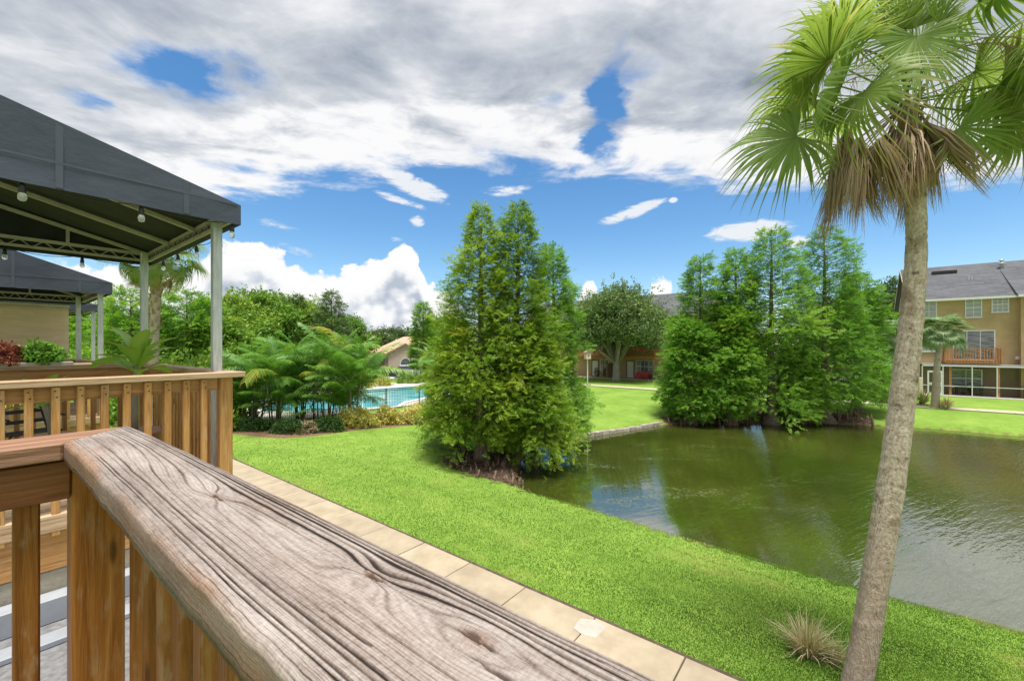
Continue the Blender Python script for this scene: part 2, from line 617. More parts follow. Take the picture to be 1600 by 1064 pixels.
def mk_bulb():
    m, T, p, _ = new_mat('clear bulb glass')
    p.inputs['Base Color'].default_value = (.9, .92, .93, 1)
    p.inputs['Roughness'].default_value = .05
    p.inputs['Transmission Weight'].default_value = .75
    p.inputs['IOR'].default_value = 1.25
    return m


BULB = mk_bulb()


def shingle():
    m, T, p, _ = new_mat('asphalt shingle')
    v = ocoord(T, False)
    br = T.n('ShaderNodeTexBrick')
    uvz = T.sep(v)
    T.put(br.inputs['Vector'], T.vec(uvz[1], T.m('MULTIPLY', uvz[2], 1.0), 0.0))
    br.inputs['Scale'].default_value = 1.0
    br.inputs['Brick Width'].default_value = .9
    br.inputs['Row Height'].default_value = .14
    br.inputs['Mortar Size'].default_value = .012
    br.inputs['Color1'].default_value = (.060, .064, .075, 1)
    br.inputs['Color2'].default_value = (.098, .103, .118, 1)
    br.inputs['Mortar'].default_value = (.03, .032, .037, 1)
    n = T.noise(v, .35, 5, .6)
    col = T.mix(T.ss(.35, .7, n), br.outputs['Color'], (.11, .115, .13), 'MIX')
    col = T.mix(.5, br.outputs['Color'], col)
    T.put(p.inputs['Base Color'], col)
    p.inputs['Roughness'].default_value = .9
    bump(T, p, br.outputs['Fac'], .4, .02)
    return m


SHINGLE = shingle()


def leaf_mat(name, stops, trans=0.32, rough=0.5, spec=.25, vary=.30):
    """foliage: tint attribute (0..1, clump-to-clump) plus leaf-to-leaf variation"""
    m = bpy.data.materials.new(name)
    m.use_nodes = True
    nt = m.node_tree
    nt.nodes.clear()
    T = Tree(nt)
    out = T.n('ShaderNodeOutputMaterial')
    isl = T.n('ShaderNodeNewGeometry').outputs['Random Per Island']
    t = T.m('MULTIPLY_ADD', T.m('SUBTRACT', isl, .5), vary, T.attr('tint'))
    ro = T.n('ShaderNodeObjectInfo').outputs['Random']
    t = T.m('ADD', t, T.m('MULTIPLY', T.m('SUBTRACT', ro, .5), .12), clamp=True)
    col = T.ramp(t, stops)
    p = T.n('ShaderNodeBsdfPrincipled')
    T.put(p.inputs['Base Color'], col)
    p.inputs['Roughness'].default_value = rough
    p.inputs['Specular IOR Level'].default_value = spec
    tr = T.n('ShaderNodeBsdfTranslucent')
    T.put(tr.inputs[0], T.mix(1.0, col, (1.25, 1.25, .7), 'MULTIPLY'))
    mx = T.n('ShaderNodeMixShader')
    mx.inputs[0].default_value = trans
    nt.links.new(p.outputs[0], mx.inputs[1])
    nt.links.new(tr.outputs[0], mx.inputs[2])
    nt.links.new(mx.outputs[0], out.inputs[0])
    return m


L_CYP = leaf_mat('cypress needles', [(0, (.07, .165, .018)), (.40, (.175, .30, .026)), (.75, (.29, .40, .042)), (1, (.42, .38, .07))], .45)
L_CYPD = leaf_mat('deep green cypress needles', [(0, (.065, .18, .024)), (.5, (.155, .325, .038)), (.85, (.25, .42, .055)), (1, (.33, .44, .07))], .46)
L_OAK = leaf_mat('oak leaves', [(0, (.055, .105, .036)), (.5, (.12, .195, .06)), (1, (.21, .28, .10))], .25)
L_BG = leaf_mat('background leaves', [(0, (.065, .16, .024)), (.5, (.17, .31, .038)), (1, (.30, .40, .07))], .3)
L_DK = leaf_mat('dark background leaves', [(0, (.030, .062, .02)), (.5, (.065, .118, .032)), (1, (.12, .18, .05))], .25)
L_CROT = leaf_mat('variegated shrub leaves', [(0, (.14, .22, .025)), (.4, (.36, .38, .06)), (.8, (.60, .55, .15)), (1, (.68, .62, .32))], .25)
L_HEDGE = leaf_mat('low hedge leaves', [(0, (.02, .055, .012)), (.5, (.042, .105, .022)), (1, (.09, .16, .04))], .2)
L_RED = leaf_mat('copper leaves', [(0, (.07, .025, .015)), (.5, (.18, .045, .028)), (1, (.42, .16, .11))], .2)
L_FERN = leaf_mat('fern leaves', [(0, (.06, .18, .02)), (1, (.20, .38, .06))], .35)
L_FAN = leaf_mat('fan palm leaf', [(0, (.46, .39, .23)), (.16, (.40, .39, .18)), (.30, (.20, .28, .065)), (.55, (.22, .32, .08)), (.8, (.29, .38, .13)), (1, (.40, .48, .21))], .42, .5, .25)
L_DEAD = leaf_mat('dead palm leaf', [(0, (.16, .11, .07)), (.5, (.35, .25, .165)), (1, (.55, .44, .33))], .22, .7)
L_SABAL = leaf_mat('sabal leaf', [(0, (.07, .13, .045)), (.5, (.13, .23, .08)), (1, (.28, .38, .17))], .25, .42, .4)
L_ARECA = leaf_mat('areca leaf', [(0, (.055, .16, .026)), (.5, (.13, .29, .045)), (.82, (.23, .40, .07)), (.93, (.42, .40, .06)), (1, (.52, .38, .07))], .35, .42, .4)
L_PLUM = leaf_mat('plumeria leaf', [(0, (.20, .38, .05)), (.6, (.34, .55, .085)), (1, (.48, .62, .16))], .35, .32, .5)
L_STRAW = leaf_mat('straw grass', [(0, (.16, .11, .05)), (.35, (.40, .31, .17)), (.75, (.62, .53, .36)), (1, (.30, .38, .10))], .2, .7)
L_SPIDER = leaf_mat('pale striped blades', [(0, (.12, .25, .05)), (1, (.50, .55, .26))], .3)
L_GRASS = leaf_mat('lawn blades', [(0, (.080, .165, .022)), (.45, (.145, .255, .038)), (.8, (.225, .335, .065)), (1, (.40, .40, .15))], .35, .5, .25, .13)
BARK = simple('cypress bark', (.085, .062, .045), (.19, .145, .11), 5, .95, (3, 3, .5), bs=.8, bd=.03)
BARKP = simple('pale oak bark', (.20, .18, .15), (.34, .32, .27), 5, .95, (3, 3, .6), bs=.6, bd=.03)
KNEE = simple('cypress knee bark', (.075, .045, .030), (.21, .135, .095), 7, .95, (3, 3, .6), bs=.7, bd=.02)
STEMG = simple('cane stem', (.13, .16, .05), (.30, .27, .14), 5, .5, (1, 1, 6))
PETI = simple('palm stalk', (.16, .20, .05), (.30, .27, .10), 4, .5)
PETID = simple('dry palm stalk', (.22, .13, .06), (.38, .25, .13), 5, .7)
ROCK = simple('weathered edging stone', (.20, .17, .14), (.38, .34, .28), 6, .95, bs=.6, bd=.02)


def palm_bark():
    m, T, p, _ = new_mat('fan palm bark')
    v = T.n('ShaderNodeTexCoord').outputs['Object']
    x, y, z = T.sep(v)
    w = T.noise(v, 2.5, 4, .6)
    ring = T.noise(T.vec(T.m('MULTIPLY', x, 1.5), T.m('MULTIPLY', y, 1.5), T.m('MULTIPLY_ADD', w, .18, z)), 24, 5, .65)
    ang = T.m('ARCTAN2', y, x)
    fis = T.noise(T.vec(T.m('MULTIPLY', ang, 7), T.m('MULTIPLY', z, 1.3), 0.0), 3, 5, .65)
    blot = T.noise(v, 2.6, 6, .65)
    col = T.ramp(T.m('ADD', T.m('MULTIPLY', ring, .6), T.m('MULTIPLY', fis, .4)), [(.32, (.15, .10, .078)), (.43, (.385, .305, .245)), (.60, (.62, .53, .46))])
    col = T.mix(T.m('MULTIPLY', T.ss(.54, .68, blot), .65), col, (.20, .135, .085))
    col = T.mix(T.m('MULTIPLY', T.ss(.60, .70, T.noise(v, 5.2, 5, .7)), .7), col, (.075, .055, .042))
    col = T.mix(T.m('MULTIPLY', T.ss(3.4, .6, T.m('ADD', z, T.m('MULTIPLY', T.m('SUBTRACT', blot, .5), 2.5))), .55), col, T.ramp(fis, [(.35, (.11, .08, .055)), (.60, (.34, .27, .20))]))
    T.put(p.inputs['Base Color'], col)
    p.inputs['Roughness'].default_value = .92
    p.inputs['Specular IOR Level'].default_value = .2
    bump(T, p, T.m('ADD', T.m('MULTIPLY', ring, 1.0), T.m('MULTIPLY', fis, .7)), .9, .03)
    return m


PBARK = palm_bark()

# ------------------------------------------------------------------ terrain
def chaikin(p, n=2):
    p = np.array(p, float)
    for _ in range(n):
        q = np.roll(p, -1, 0)
        p = np.stack([.75 * p + .25 * q, .25 * p + .75 * q], 1).reshape(-1, 2)
    return p


def sdf(poly, x, y):
    """signed distance, negative inside"""
    x, y = np.asarray(x, float), np.asarray(y, float)
    best = np.full(x.shape, 1e9)
    ins = np.zeros(x.shape, bool)
    n = len(poly)
    for i in range(n):
        a, b = poly[i], poly[(i + 1) % n]
        ex, ey = b - a
        px, py = x - a[0], y - a[1]
        t = np.clip((px * ex + py * ey) / (ex * ex + ey * ey + 1e-12), 0, 1)
        best = np.minimum(best, (px - t * ex) ** 2 + (py - t * ey) ** 2)
        c = (a[1] > y) != (b[1] > y)
        with np.errstate(divide='ignore', invalid='ignore'):
            xi = a[0] + (y - a[1]) / (b[1] - a[1]) * ex
        ins ^= c & (x < xi)
    d = np.sqrt(best)
    return np.where(ins, -d, d)


ZW = -0.60


def wp(px, py):
    return gp(px, py, ZW)


pond_pts = [wp(1600, 998), wp(1330, 926), wp(1100, 857), wp(940, 806), wp(815, 772), wp(800, 750), wp(812, 726), wp(822, 704), wp(850, 692), wp(893, 686),
            wp(960, 674), wp(1040, 662), wp(1150, 661), wp(1250, 661), wp(1360, 664), wp(1480, 671), wp(1600, 683), (34, 20.5), (46, 12), (46, -14), (22, -3.7)]
POND = chaikin(pond_pts, 2)
BED = chaikin([gp(330, 672), gp(366, 678), gp(430, 686), gp(500, 680), gp(560, 671), gp(680, 662), gp(720, 655), gp(720, 640), gp(655, 638), gp(545, 650), gp(480, 660), gp(330, 668)], 2)
MUD = chaikin([gp(690, 722), gp(700, 705), gp(745, 690), gp(800, 690), (2.0, 18.5), (2.4, 15.5), gp(830, 762, -.5), gp(800, 765, -.5), gp(735, 742, -.3)], 2)
MUD2 = chaikin([(9.2, 26.6), (9.4, 25.2), (13, 25.2), (20.5, 25.0), (22.4, 25.6), (22, 27.6), (16, 28.6), (11, 28.4)], 2)


def sat(x):
    return np.clip(x, 0, 1)


def sm(x):
    x = sat(x)
    return x * x * (3 - 2 * x)


def gz(x, y):
    x, y = np.asarray(x, float), np.asarray(y, float)
    d = sdf(POND, x, y)
    z = np.where(d > 0, ZW + .24 * sm(d / .3) + .36 * sm(d / 5.0), ZW - .7 * sat(-d / 1.2))
    m = sdf(MUD, x, y)
    z = z + .10 * sm(-m / .8) * (d > 0)
    return z + (fbm(x * .35, y * .35, 3, 5) - .5) * .05 * sat(d / 2)


def gz1(x, y):
    return float(gz(np.array([x]), np.array([y]))[0])


def axis_pts(a, b, s, far):
    core = list(np.arange(a, b, s))
    out = []
    st, p = s, b
    while p < far:
        out.append(p)
        st *= 1.35
        p += st
    out.append(far)
    neg = []
    st, p = s * 1.35, a - s
    while p > -far:
        neg.append(p)
        st *= 1.35
        p -= st
    neg.append(-far)
    return np.array(neg[::-1] + core + out)


def ground_mat():
    m, T, p, _ = new_mat('lawn and soil')
    v = T.n('ShaderNodeTexCoord').outputs['Object']
    n1 = T.noise(v, .35, 4, .6)
    n2 = T.noise(v, 2.2, 5, .65)
    n3 = T.noise(T.vm('MULTIPLY', v, (1, 1, 0)), 22, 4, .7)
    g = T.m('ADD', T.m('MULTIPLY', n1, .4), T.m('ADD', T.m('MULTIPLY', n2, .3), T.m('MULTIPLY', n3, .3)))
    grass = T.ramp(g, [(.33, (.085, .165, .022)), (.48, (.145, .245, .038)), (.60, (.205, .305, .055)), (.75, (.30, .345, .10))])
    bed = T.ramp(T.noise(v, 26, 5, .75), [(.3, (.055, .032, .020)), (.5, (.16, .095, .060)), (.72, (.30, .20, .13))])
    mud = T.ramp(T.noise(v, 14, 6, .75), [(.3, (.022, .015, .010)), (.5, (.075, .050, .035)), (.72, (.19, .14, .10))])
    wob = T.m('MULTIPLY', T.m('SUBTRACT', T.noise(v, 2.4, 5, .7), .5), .9)
    col = T.mix(T.ss(.44, .58, T.m('ADD', T.attr('bed'), T.m('MULTIPLY', wob, .5))), grass, bed)
    col = T.mix(T.ss(.42, .60, T.m('ADD', T.attr('mud'), wob)), col, mud)
    # dry brownish lip just above the water
    lip = T.ss(.55, .85, T.m('ADD', T.attr('lip'), T.m('MULTIPLY', wob, .5)))
    col = T.mix(T.m('MULTIPLY', lip, .8), col, T.ramp(n2, [(.35, (.10, .07, .035)), (.65, (.27, .24, .09))]))
    T.put(p.inputs['Base Color'], col)
    p.inputs['Roughness'].default_value = .95
    p.inputs['Specular IOR Level'].default_value = .1
    bump(T, p, T.m('ADD', n3, T.m('MULTIPLY', n2, .8)), .6, .015)
    return m


xs = axis_pts(-26, 48, .3, 1500)
ys = axis_pts(2, 36, .3, 1500)
gx, gy = np.meshgrid(xs, ys)
gxf, gyf = gx.ravel(), gy.ravel()
near = (np.abs(gxf) < 80) & (np.abs(gyf) < 80)
zz = np.zeros_like(gxf)
zz[near] = gz(gxf[near], gyf[near])
nx, ny = len(xs), len(ys)
idx = np.arange(nx * ny).reshape(ny, nx)
fq = np.stack([idx[:-1, :-1], idx[:-1, 1:], idx[1:, 1:], idx[1:, :-1]], -1).reshape(-1, 4)
a_bed, a_mud, a_lip = (np.zeros_like(gxf) for _ in range(3))
a_bed[near] = sat(.5 - sdf(BED, gxf[near], gyf[near]) / .6)
a_mud[near] = np.maximum(sat(.5 - sdf(MUD, gxf[near], gyf[near]) / .8), sat(.5 - sdf(MUD2, gxf[near], gyf[near]) / .8))
pd = sdf(POND, gxf[near], gyf[near])
a_lip[near] = sat(1 - np.abs(pd - .0) / .45)
ground = put('ground', mesh_np('ground', np.stack([gxf, gyf, zz], 1), fq, ground_mat(), True, {'bed': a_bed, 'mud': a_mud, 'lip': a_lip}))
tag(ground, kind='structure')


def water_mat():
    m, T, p, _ = new_mat('pond water')
    v = T.n('ShaderNodeTexCoord').outputs['Object']
    x, y, z = T.sep(v)
    # algae: streaks of specks drawn out by the breeze near the inlet
    al = T.noise(T.vm('MULTIPLY', v, (.30, .8, 1)), 1.0, 5, .62, .8)
    sp = T.noise(v, 9, 4, .75)
    near_in = T.m('MULTIPLY', T.ss(17, 4, x), T.ss(8.5, 14, y))
    am = T.m('MULTIPLY', T.ss(.50, .66, al), T.m('MULTIPLY', T.ss(.47, .60, sp), near_in))
    base = T.ramp(T.noise(v, .22, 4, .6), [(.35, (.026, .036, .005)), (.65, (.046, .055, .009))])
    col = T.mix(T.m('MULTIPLY', am, .32), base, (.20, .23, .09))
    T.put(p.inputs['Base Color'], col)
    T.put(p.inputs['Roughness'], T.m('MULTIPLY_ADD', am, .35, .012))
    p.inputs['IOR'].default_value = 3.8
    # ripples: calm in the inlet, fine wind ripple towards the open right side
    rot = T.n('ShaderNodeVectorRotate', rotation_type='Z_AXIS')
    T.put(rot.inputs['Vector'], v)
    rot.inputs['Angle'].default_value = R(-28)
    rv = rot.outputs[0]
    r1 = T.noise(T.vm('MULTIPLY', rv, (.6, 3.2, 1)), 1.7, 3, .55, .2)
    r2 = T.noise(T.vm('MULTIPLY', rv, (.9, 3.4, 1)), 4.0, 2, .5)
    wind = T.m('MULTIPLY', T.ss(3.0, 12.5, T.m('ADD', x, T.m('MULTIPLY', T.m('SUBTRACT', T.noise(v, .25, 3), .5), 8.0))), 1.0)
    h = T.m('ADD', T.m('MULTIPLY', r1, .7), T.m('MULTIPLY', r2, .28))
    b = bump(T, p, h, 1.0, .012)
    T.put(b.inputs['Distance'], T.m('MULTIPLY_ADD', wind, .022, .0028))
    return m


pg = []
wx = np.linspace(-3, 48, 60)
wy = np.linspace(-16, 29, 50)
WX, WY = np.meshgrid(wx, wy)
i2 = np.arange(60 * 50).reshape(50, 60)
wf = np.stack([i2[:-1, :-1], i2[:-1, 1:], i2[1:, 1:], i2[1:, :-1]], -1).reshape(-1, 4)
cx_, cy_ = WX.ravel()[wf].mean(1), WY.ravel()[wf].mean(1)
wf = wf[sdf(POND, cx_, cy_) < 1.2]
used = np.unique(wf)
rem = np.full(3000, -1)
rem[used] = np.arange(len(used))
water = put('pond_water', mesh_np('pond_water', np.stack([WX.ravel()[used], WY.ravel()[used], np.full(len(used), ZW)], 1), rem[wf], water_mat()))
tag(water, kind='structure')

# ------------------------------------------------------------------ lawn blades
def tri_blades(n, x, y, hgt, wid, lean, seed):
    g = np.random.default_rng(seed)
    a = g.uniform(0, 2 * np.pi, n)
    la = g.uniform(0, 2 * np.pi, n)
    dx, dy = np.cos(a) * wid / 2, np.sin(a) * wid / 2
    z = gz(x, y)
    tx, ty = np.cos(la) * lean * hgt, np.sin(la) * lean * hgt
    v = np.empty((n, 3, 3), np.float32)
    v[:, 0] = np.stack([x - dx, y - dy, z - .005], 1)
    v[:, 1] = np.stack([x + dx, y + dy, z - .005], 1)
    v[:, 2] = np.stack([x + tx, y + ty, z + hgt], 1)
    return v.reshape(-1, 3), np.arange(n * 3).reshape(n, 3)


n_bl = 620000
ix = rng.uniform(-1.05, 1.28, n_bl)
iy = 1 / rng.uniform(1 / 40., 1 / 3.9, n_bl)
bx_, by_ = ix * iy, iy
vv, uu = bx_ * DV[0] + by_ * DV[1], bx_ * DU[0] + by_ * DU[1]
keep = (vv > 5.93 + .10 * fbm(uu * 3, uu * 0, 3, 13) ** 2) & (sdf(POND, bx_, by_) > .06) & (sdf(BED, bx_, by_) > -.05 + rng.normal(0, .12, n_bl)) & (sdf(MUD, bx_, by_) > rng.normal(-.1, .2, n_bl)) & (sdf(MUD2, bx_, by_) > rng.normal(-.1, .2, n_bl))
keep &= ~((vv > 39.3) & (vv < 40.7)) & (vv < 48)
keep &= rng.uniform(0, 1, n_bl) > np.clip((by_ - 13) / 11, 0, 1)
bx_, by_ = bx_[keep], by_[keep]
nb = len(bx_)
dd = by_
lush = fbm(bx_ * .5, by_ * .5, 4, 3)
# faint mowing stripes along the walk
vk = bx_ * DV[0] + by_ * DV[1] + (fbm(bx_ * .2, by_ * .2, 2, 8) - .5) * 1.2
vk2 = bx_ * DV[0] + by_ * DV[1] + (fbm(uu[keep] * .22, uu[keep] * 0, 3, 14) - .5) * 1.1 - .012 * uu[keep]
stripe = .5 + .5 * np.sin(vk * 2 * np.pi / 1.5)
hg = (.018 + .0012 * np.minimum(dd, 16)) * rng.uniform(.6, 1.4, nb) * (.75 + .5 * lush)
wd = (.0045 + .0012 * dd) * rng.uniform(.7, 1.3, nb)
bv, bf = tri_blades(nb, bx_, by_, hg, wd, rng.uniform(.1, .9, nb), 4)
fade = np.clip(1 - (dd - 14) / 14, .15, 1)
bt = np.repeat(sat(.44 + fade * ((lush - .5) * 1.5 + (stripe - .5) * .34 + .9 * np.clip(fbm(bx_ * .9 + 40, by_ * .9, 4, 27) - .64, 0, 1) * 3 - .55 * np.exp(-((vk2 - 9.35) / .05) ** 2) - .3 * np.exp(-((vk2 - 8.2) / .06) ** 2) + .25 * np.exp(-((vk2 - 9.55) / .10) ** 2) + (fbm(bx_ * 3, by_ * 3, 2, 21) - .5) * .22) + .30 * sm(1 - sdf(POND, bx_, by_) / 1.0)), 3)
lawn = put('lawn_grass', mesh_np('lawn_grass', bv, bf, L_GRASS, False, {'tint': bt}))
tag(lawn, 'bright green mown lawn running down to the pond', 'grass', kind='stuff')

# ------------------------------------------------------------------ walks
SLAB = simple('tan concrete slab', (.275, .225, .155), (.36, .30, .215), 2.2, .9, bs=.25, bd=.004, bscale=60, rvar=.14)
SLABP = simple('pale patch concrete', (.32, .31, .27), (.38, .36, .32), 5, .9, bs=.3, bd=.004)
SOIL = simple('dark joint soil', (.05, .035, .022), (.10, .075, .045), 9, .95)
sw = fthing('sidewalk', None, None, 5.225, 0, .0)
tag(sw, kind='structure')
MB().box(-.72, .745, -6, 46, -.05, .012).build('joint_bed', SOIL, sw)
slab_me = MB().box(-.665, .665, -.656, .656, 0, .05).mesh('slab', SLAB, bevel=.008)
u0 = upx(663.6, 5.9)
k0 = int((-5 - u0) / 1.33)
for k in range(k0, k0 + 36):
    put('slab', slab_me, sw, (rng.normal(0, .003), u0 + 1.33 * (k + .5), -.018 + rng.normal(0, .002)), (0, 0, rng.normal(0, .002)))
x_, y_ = gp(925, 976)
pv, pu = toF(x_, y_)
MB().prism([(-.15, -.20), (.16, -.22), (.20, .02), (.10, .19), (-.16, .16), (-.2, 0)], 2, .0322, .036).build('repair_patch', SLABP, sw, loc=(pv - 5.225 - .12, pu, .0))
fw_ = fthing('far_path', None, None, 40, 0, 0)
tag(fw_, kind='structure')
fw_.location.z = .02
me = MB().box(-.65, .65, -.74, .74, 0, .05).mesh('slab', simple('pale path concrete', (.36, .32, .22), (.44, .39, .29), 3, .9), bevel=.01)  # paler concrete colour than the near walk
for k in range(-26, 24):
    put('slab', me, fw_, (0, k * 1.5, 0))

# ------------------------------------------------------------------ pool terrace
def sheet(name, pts, z, mat, th=.02):
    me = bpy.data.meshes.new(name)
    b = MB()
    b.prism([tuple(p) for p in pts], 2, z - th, z)
    me = b.mesh(name, mat)
    return put(name, me)


POOLDECK = simple('pale pool concrete', (.38, .34, .30), (.47, .43, .39), 3, .85, rvar=.1)
pool_deck = sheet('pool_deck', [gp(380, 668), gp(545, 645), gp(665, 631), gp(740, 626), gp(740, 596), gp(600, 599), gp(520, 606), gp(380, 625)], .03, POOLDECK, .1)
tag(pool_deck, kind='structure')
pool_poly = [gp(400, 646), gp(505, 645), gp(560, 641), gp(622, 637), gp(634, 629.5), gp(660, 624), gp(705, 616.5), gp(705, 602.5), gp(640, 604.5), gp(575, 609), gp(520, 615), gp(430, 626)]


def pool_mat():
    m, T, p, _ = new_mat('pool water')
    v = T.n('ShaderNodeTexCoord').outputs['Object']
    c = T.voro(T.vm('ADD', v, T.vm('SCALE', T.noise(v, 1.2, 3, .5, 0, True), .7)), .9, 'SMOOTH_F1')
    T.put(p.inputs['Base Color'], T.ramp(T.m('ADD', c, T.m('MULTIPLY', T.noise(v, .2), .5)), [(.35, (.07, .34, .42)), (.65, (.11, .44, .52)), (.95, (.24, .58, .63))]))
    p.inputs['Roughness'].default_value = .04
    bump(T, p, T.noise(v, 1.8, 3), .4, .02)
    return m


pool_w = sheet('pool_water', pool_poly, .045, pool_mat(), .01)
tag(pool_w, kind='structure')
cop = MB()
for i in range(len(pool_poly)):
    a, b = pool_poly[i], pool_poly[(i + 1) % len(pool_poly)]
    cop.bar((*a, .06), (*b, .06), .32, .07)
co = cop.build('pool_coping', simple('white coping', (.62, .59, .55), (.72, .69, .65), 3, .8))
tag(co, kind='structure')

# street and drives seen beyond the pool
ASPH = simple('grey asphalt', (.16, .165, .17), (.22, .225, .23), 1.2, .9)
street = sheet('street', [gp(520, 597), gp(720, 587), gp(900, 584), gp(900, 575.5), gp(720, 577), gp(520, 583)], .03, ASPH, .05)
tag(street, kind='structure')

# ------------------------------------------------------------------ our own railing with its weathered cap
HR = .2185                    # cap rail below the eye
CV0, CV1 = .130, .2813
RZ = H - HR


def cap_end(v):
    return 1.432 + (v - .113) * 1.27


def build_cap():
    NU, NT = 720, 130
    th, r = .043, .010
    w = CV1 - CV0
    # cross-section, from the bottom left, up, across and down the right
    L = [(0, -th), (0, -th * .75), (0, -th * .5), (0, -r)]
    for k in range(1, 7):
        a = math.pi - k * math.pi / 14
        L.append((r + r * math.cos(a), -r + r * math.sin(a)))
    mid = [(t, 0) for t in np.linspace(r, w - r, NT - 20)]
    prof = L + mid + [(w - x, z) for x, z in L[::-1]]
    prof = np.array(prof)
    nP = len(prof)
    # normals
    tn = np.gradient(prof, axis=0)
    nrm = np.stack([-tn[:, 1], tn[:, 0]], 1)
    nrm /= np.linalg.norm(nrm, axis=1, keepdims=True) + 1e-9
    s = np.linspace(0, 1, NU)
    V = np.repeat(prof[None, :, 0], NU, 0) + CV0
    Z = np.repeat(prof[None, :, 1], NU, 0)
    ends = cap_end(np.clip(V, CV0, CV1))
    U = -.45 + s[:, None] * (ends + .45)
    # arc coordinate across the board, so the sides carry grain too
    arc = np.cumsum(np.r_[0, np.linalg.norm(np.diff(prof, axis=0), axis=1)])
    B = np.repeat(arc[None], NU, 0)
    a = U
    b = B - th
    # grain phase: long wavy lines, pushed aside by the knots
    tq = np.clip(b / w, -.3, 1.3)
    ph = 20 * (tq + .62 * np.sin(2 * np.pi * np.clip(tq, 0, 1)) / (2 * np.pi))
    midw = np.exp(-((tq - .5) / .24) ** 2)
    sidew = (1 - .82 * np.exp(-((tq - .44) / .19) ** 2)) * (.25 + 1.1 * sm((fbm(a * 2.2 + 5, b * 9, 3, 63) - .30) / .4))
    ph += .8 * (fbm(a * 1.5 + 3, b * 5, 3, 2) - .5) * 2 + 1.5 * (fbm(a * .8 + 9, b * 3 + 1, 2, 4) - .5) * 2 + .35 * (fbm(a * 8, b * 26, 3, 9) - .5)
    ph += midw * 1.9 * np.sin(a * 2.9 + .6 + 1.2 * (fbm(a * 2, b * 4, 2, 6) - .5))
    knots = [(.352, .100, .045, .013, 1.8), (.215, .098, .045, .014, -1.1), (.72, .085, .05, .010, 1.3), (.05, .06, .05, .012, 1.6)]
    kn = np.zeros_like(a)
    for (ka, kb, la, lb, am) in knots:
        e = np.exp(-((a - ka) / la) ** 2 - ((b - kb) / (lb * 1.8)) ** 2)
        ph += am * e * np.tanh((b - kb) / (lb * .6))
        kn = np.maximum(kn, np.exp(-((a - ka) / (la * .30)) ** 2 - ((b - kb) / (lb * .55)) ** 2))
    fr = ph - np.floor(ph)
    line = np.exp(-((fr - .5) / (.10 + .07 * vnoise(np.floor(ph) * 3.7, a * 2, 19))) ** 2)                      # dark, eroded early wood
    amp = .55 + .75 * fbm(a * 2.2, b * 18, 3, 31)
    lid = np.floor(ph)
    lw = vnoise(lid * 7.31, np.zeros_like(lid), 77)               # every line has its own weight
    broad = line * (.30 + .85 * lw ** 1.5) * amp
    fine = np.exp(-(((ph * 3.0) % 1 - .5) / .20) ** 2) * .30 * fbm(a * 6, b * 40, 2, 12)
    fib = (fbm(a * 14, b * 420, 3, 41) - .5)
    # drying checks along a few lines
    crk = np.zeros_like(a)
    for cl, a0, a1, wd in ((17.5, -.3, 1.5, .34), (16.4, .12, .95, .22), (18.5, .35, 1.5, .20), (14.6, -.1, .55, .16), (6.5, .1, 1.0, .14), (3.5, .1, 1.25, .12), (2.5, .3, .9, .08), (5.5, -.2, .7, .10), (14.5, .05, .5, .09), (10.5, .10, .36, .05), (12.5, .5, 1.0, .05), (8.5, .62, 1.1, .05), (15.5, .5, 1.4, .07)):
        win = sm((a - a0) / .10) * sm((a1 - a) / .16)
        ww = .8 * wd * win * (.5 + 1.0 * fbm(a * 9, a * 0 + cl, 3, 51)) + 1e-6
        crk = np.maximum(crk, np.exp(-((ph - cl) / ww) ** 2) * (win > .02) * (b > .003) * (b < w - .002))
    for (ka, kb, la, lb, am) in knots[:3] + [(.18, .082, .07, .008, 0), (.30, .045, .09, .004, 0)]:
        e = np.exp(-((a - ka) / (la * .9)) ** 2 - ((b - kb) / (lb * .5)) ** 2)
        crk = np.maximum(crk, sm((e * (.35 + fbm(a * 90 + 9, b * 420, 3, 57)) - .60) / .22) * .6)
    ring = np.exp(-((np.sqrt(((a - .245) / .03) ** 2 + ((b - .088) / .012) ** 2) - 1) / .25) ** 2)
    crk = np.maximum(crk, .0 * ring * sm((fbm(a * 40, b * 60, 2, 61) - .5) / .1))
    # cross checks (fine saw-like cracks across the fibres)
    cross = np.clip(fbm(a * 210 + 4 * (fbm(a * 9, b * 60, 2, 5) - .5), b * 26, 2, 71) - .62, 0, 1) * 2.2 * (fbm(a * 3, b * 10, 2, 15) > .48)
    dep = .0007 * broad + .0002 * fib + .0045 * crk + .0001 * cross - .0012 * kn
    # cupping and waviness of an old board, sagging at its far end
    wave = .0028 * (fbm(a * 1.6, b * 4, 2, 81) - .5) * 2
    Vn = V - nrm[None, :, 0] * dep * -1 * -1
    Zn = Z - nrm[None, :, 1] * dep + wave - .010 * np.clip(a, 0, 2) ** 2 / 2
    Vn = Vn + .0035 * (fbm(a * 2.3, a * 0 + 1, 3, 91) - .5) * 2 + .0022 * (fbm(a * 30, b * 6, 3, 92) - .5) * sm((np.abs(tq - .5) - .42) / .08) * 2
    g = sat(.60 - .58 * broad - .35 * fine + .9 * fib - .12 * cross + .34 * (fbm(a * 3, b * 14, 4, 33) - .5))
    g = g * (1 - .92 * sat(crk * 1.2))
    edge = sm((.060 - b) / .05) * .8 + .25
    brown = sat((fbm(a * 3.2, b * 16, 4, 44) - .57) * 2.6 * edge + .6 * kn + 1.1 * sm((.016 - b) / .03) + .5 * sm((b - (w + th * .2)) / .02))
    verts = np.stack([Vn, U, Zn], -1).reshape(-1, 3)
    ii = np.arange(NU * nP).reshape(NU, nP)
    f = np.stack([ii[:-1, :-1], ii[:-1, 1:], ii[1:, 1:], ii[1:, :-1]], -1).reshape(-1, 4)
    f = np.r_[f, np.stack([ii[:-1, -1], ii[:-1, 0], ii[1:, 0], ii[1:, -1]], -1)]
    # far end cap as a fan of quads
    e = ii[-1]
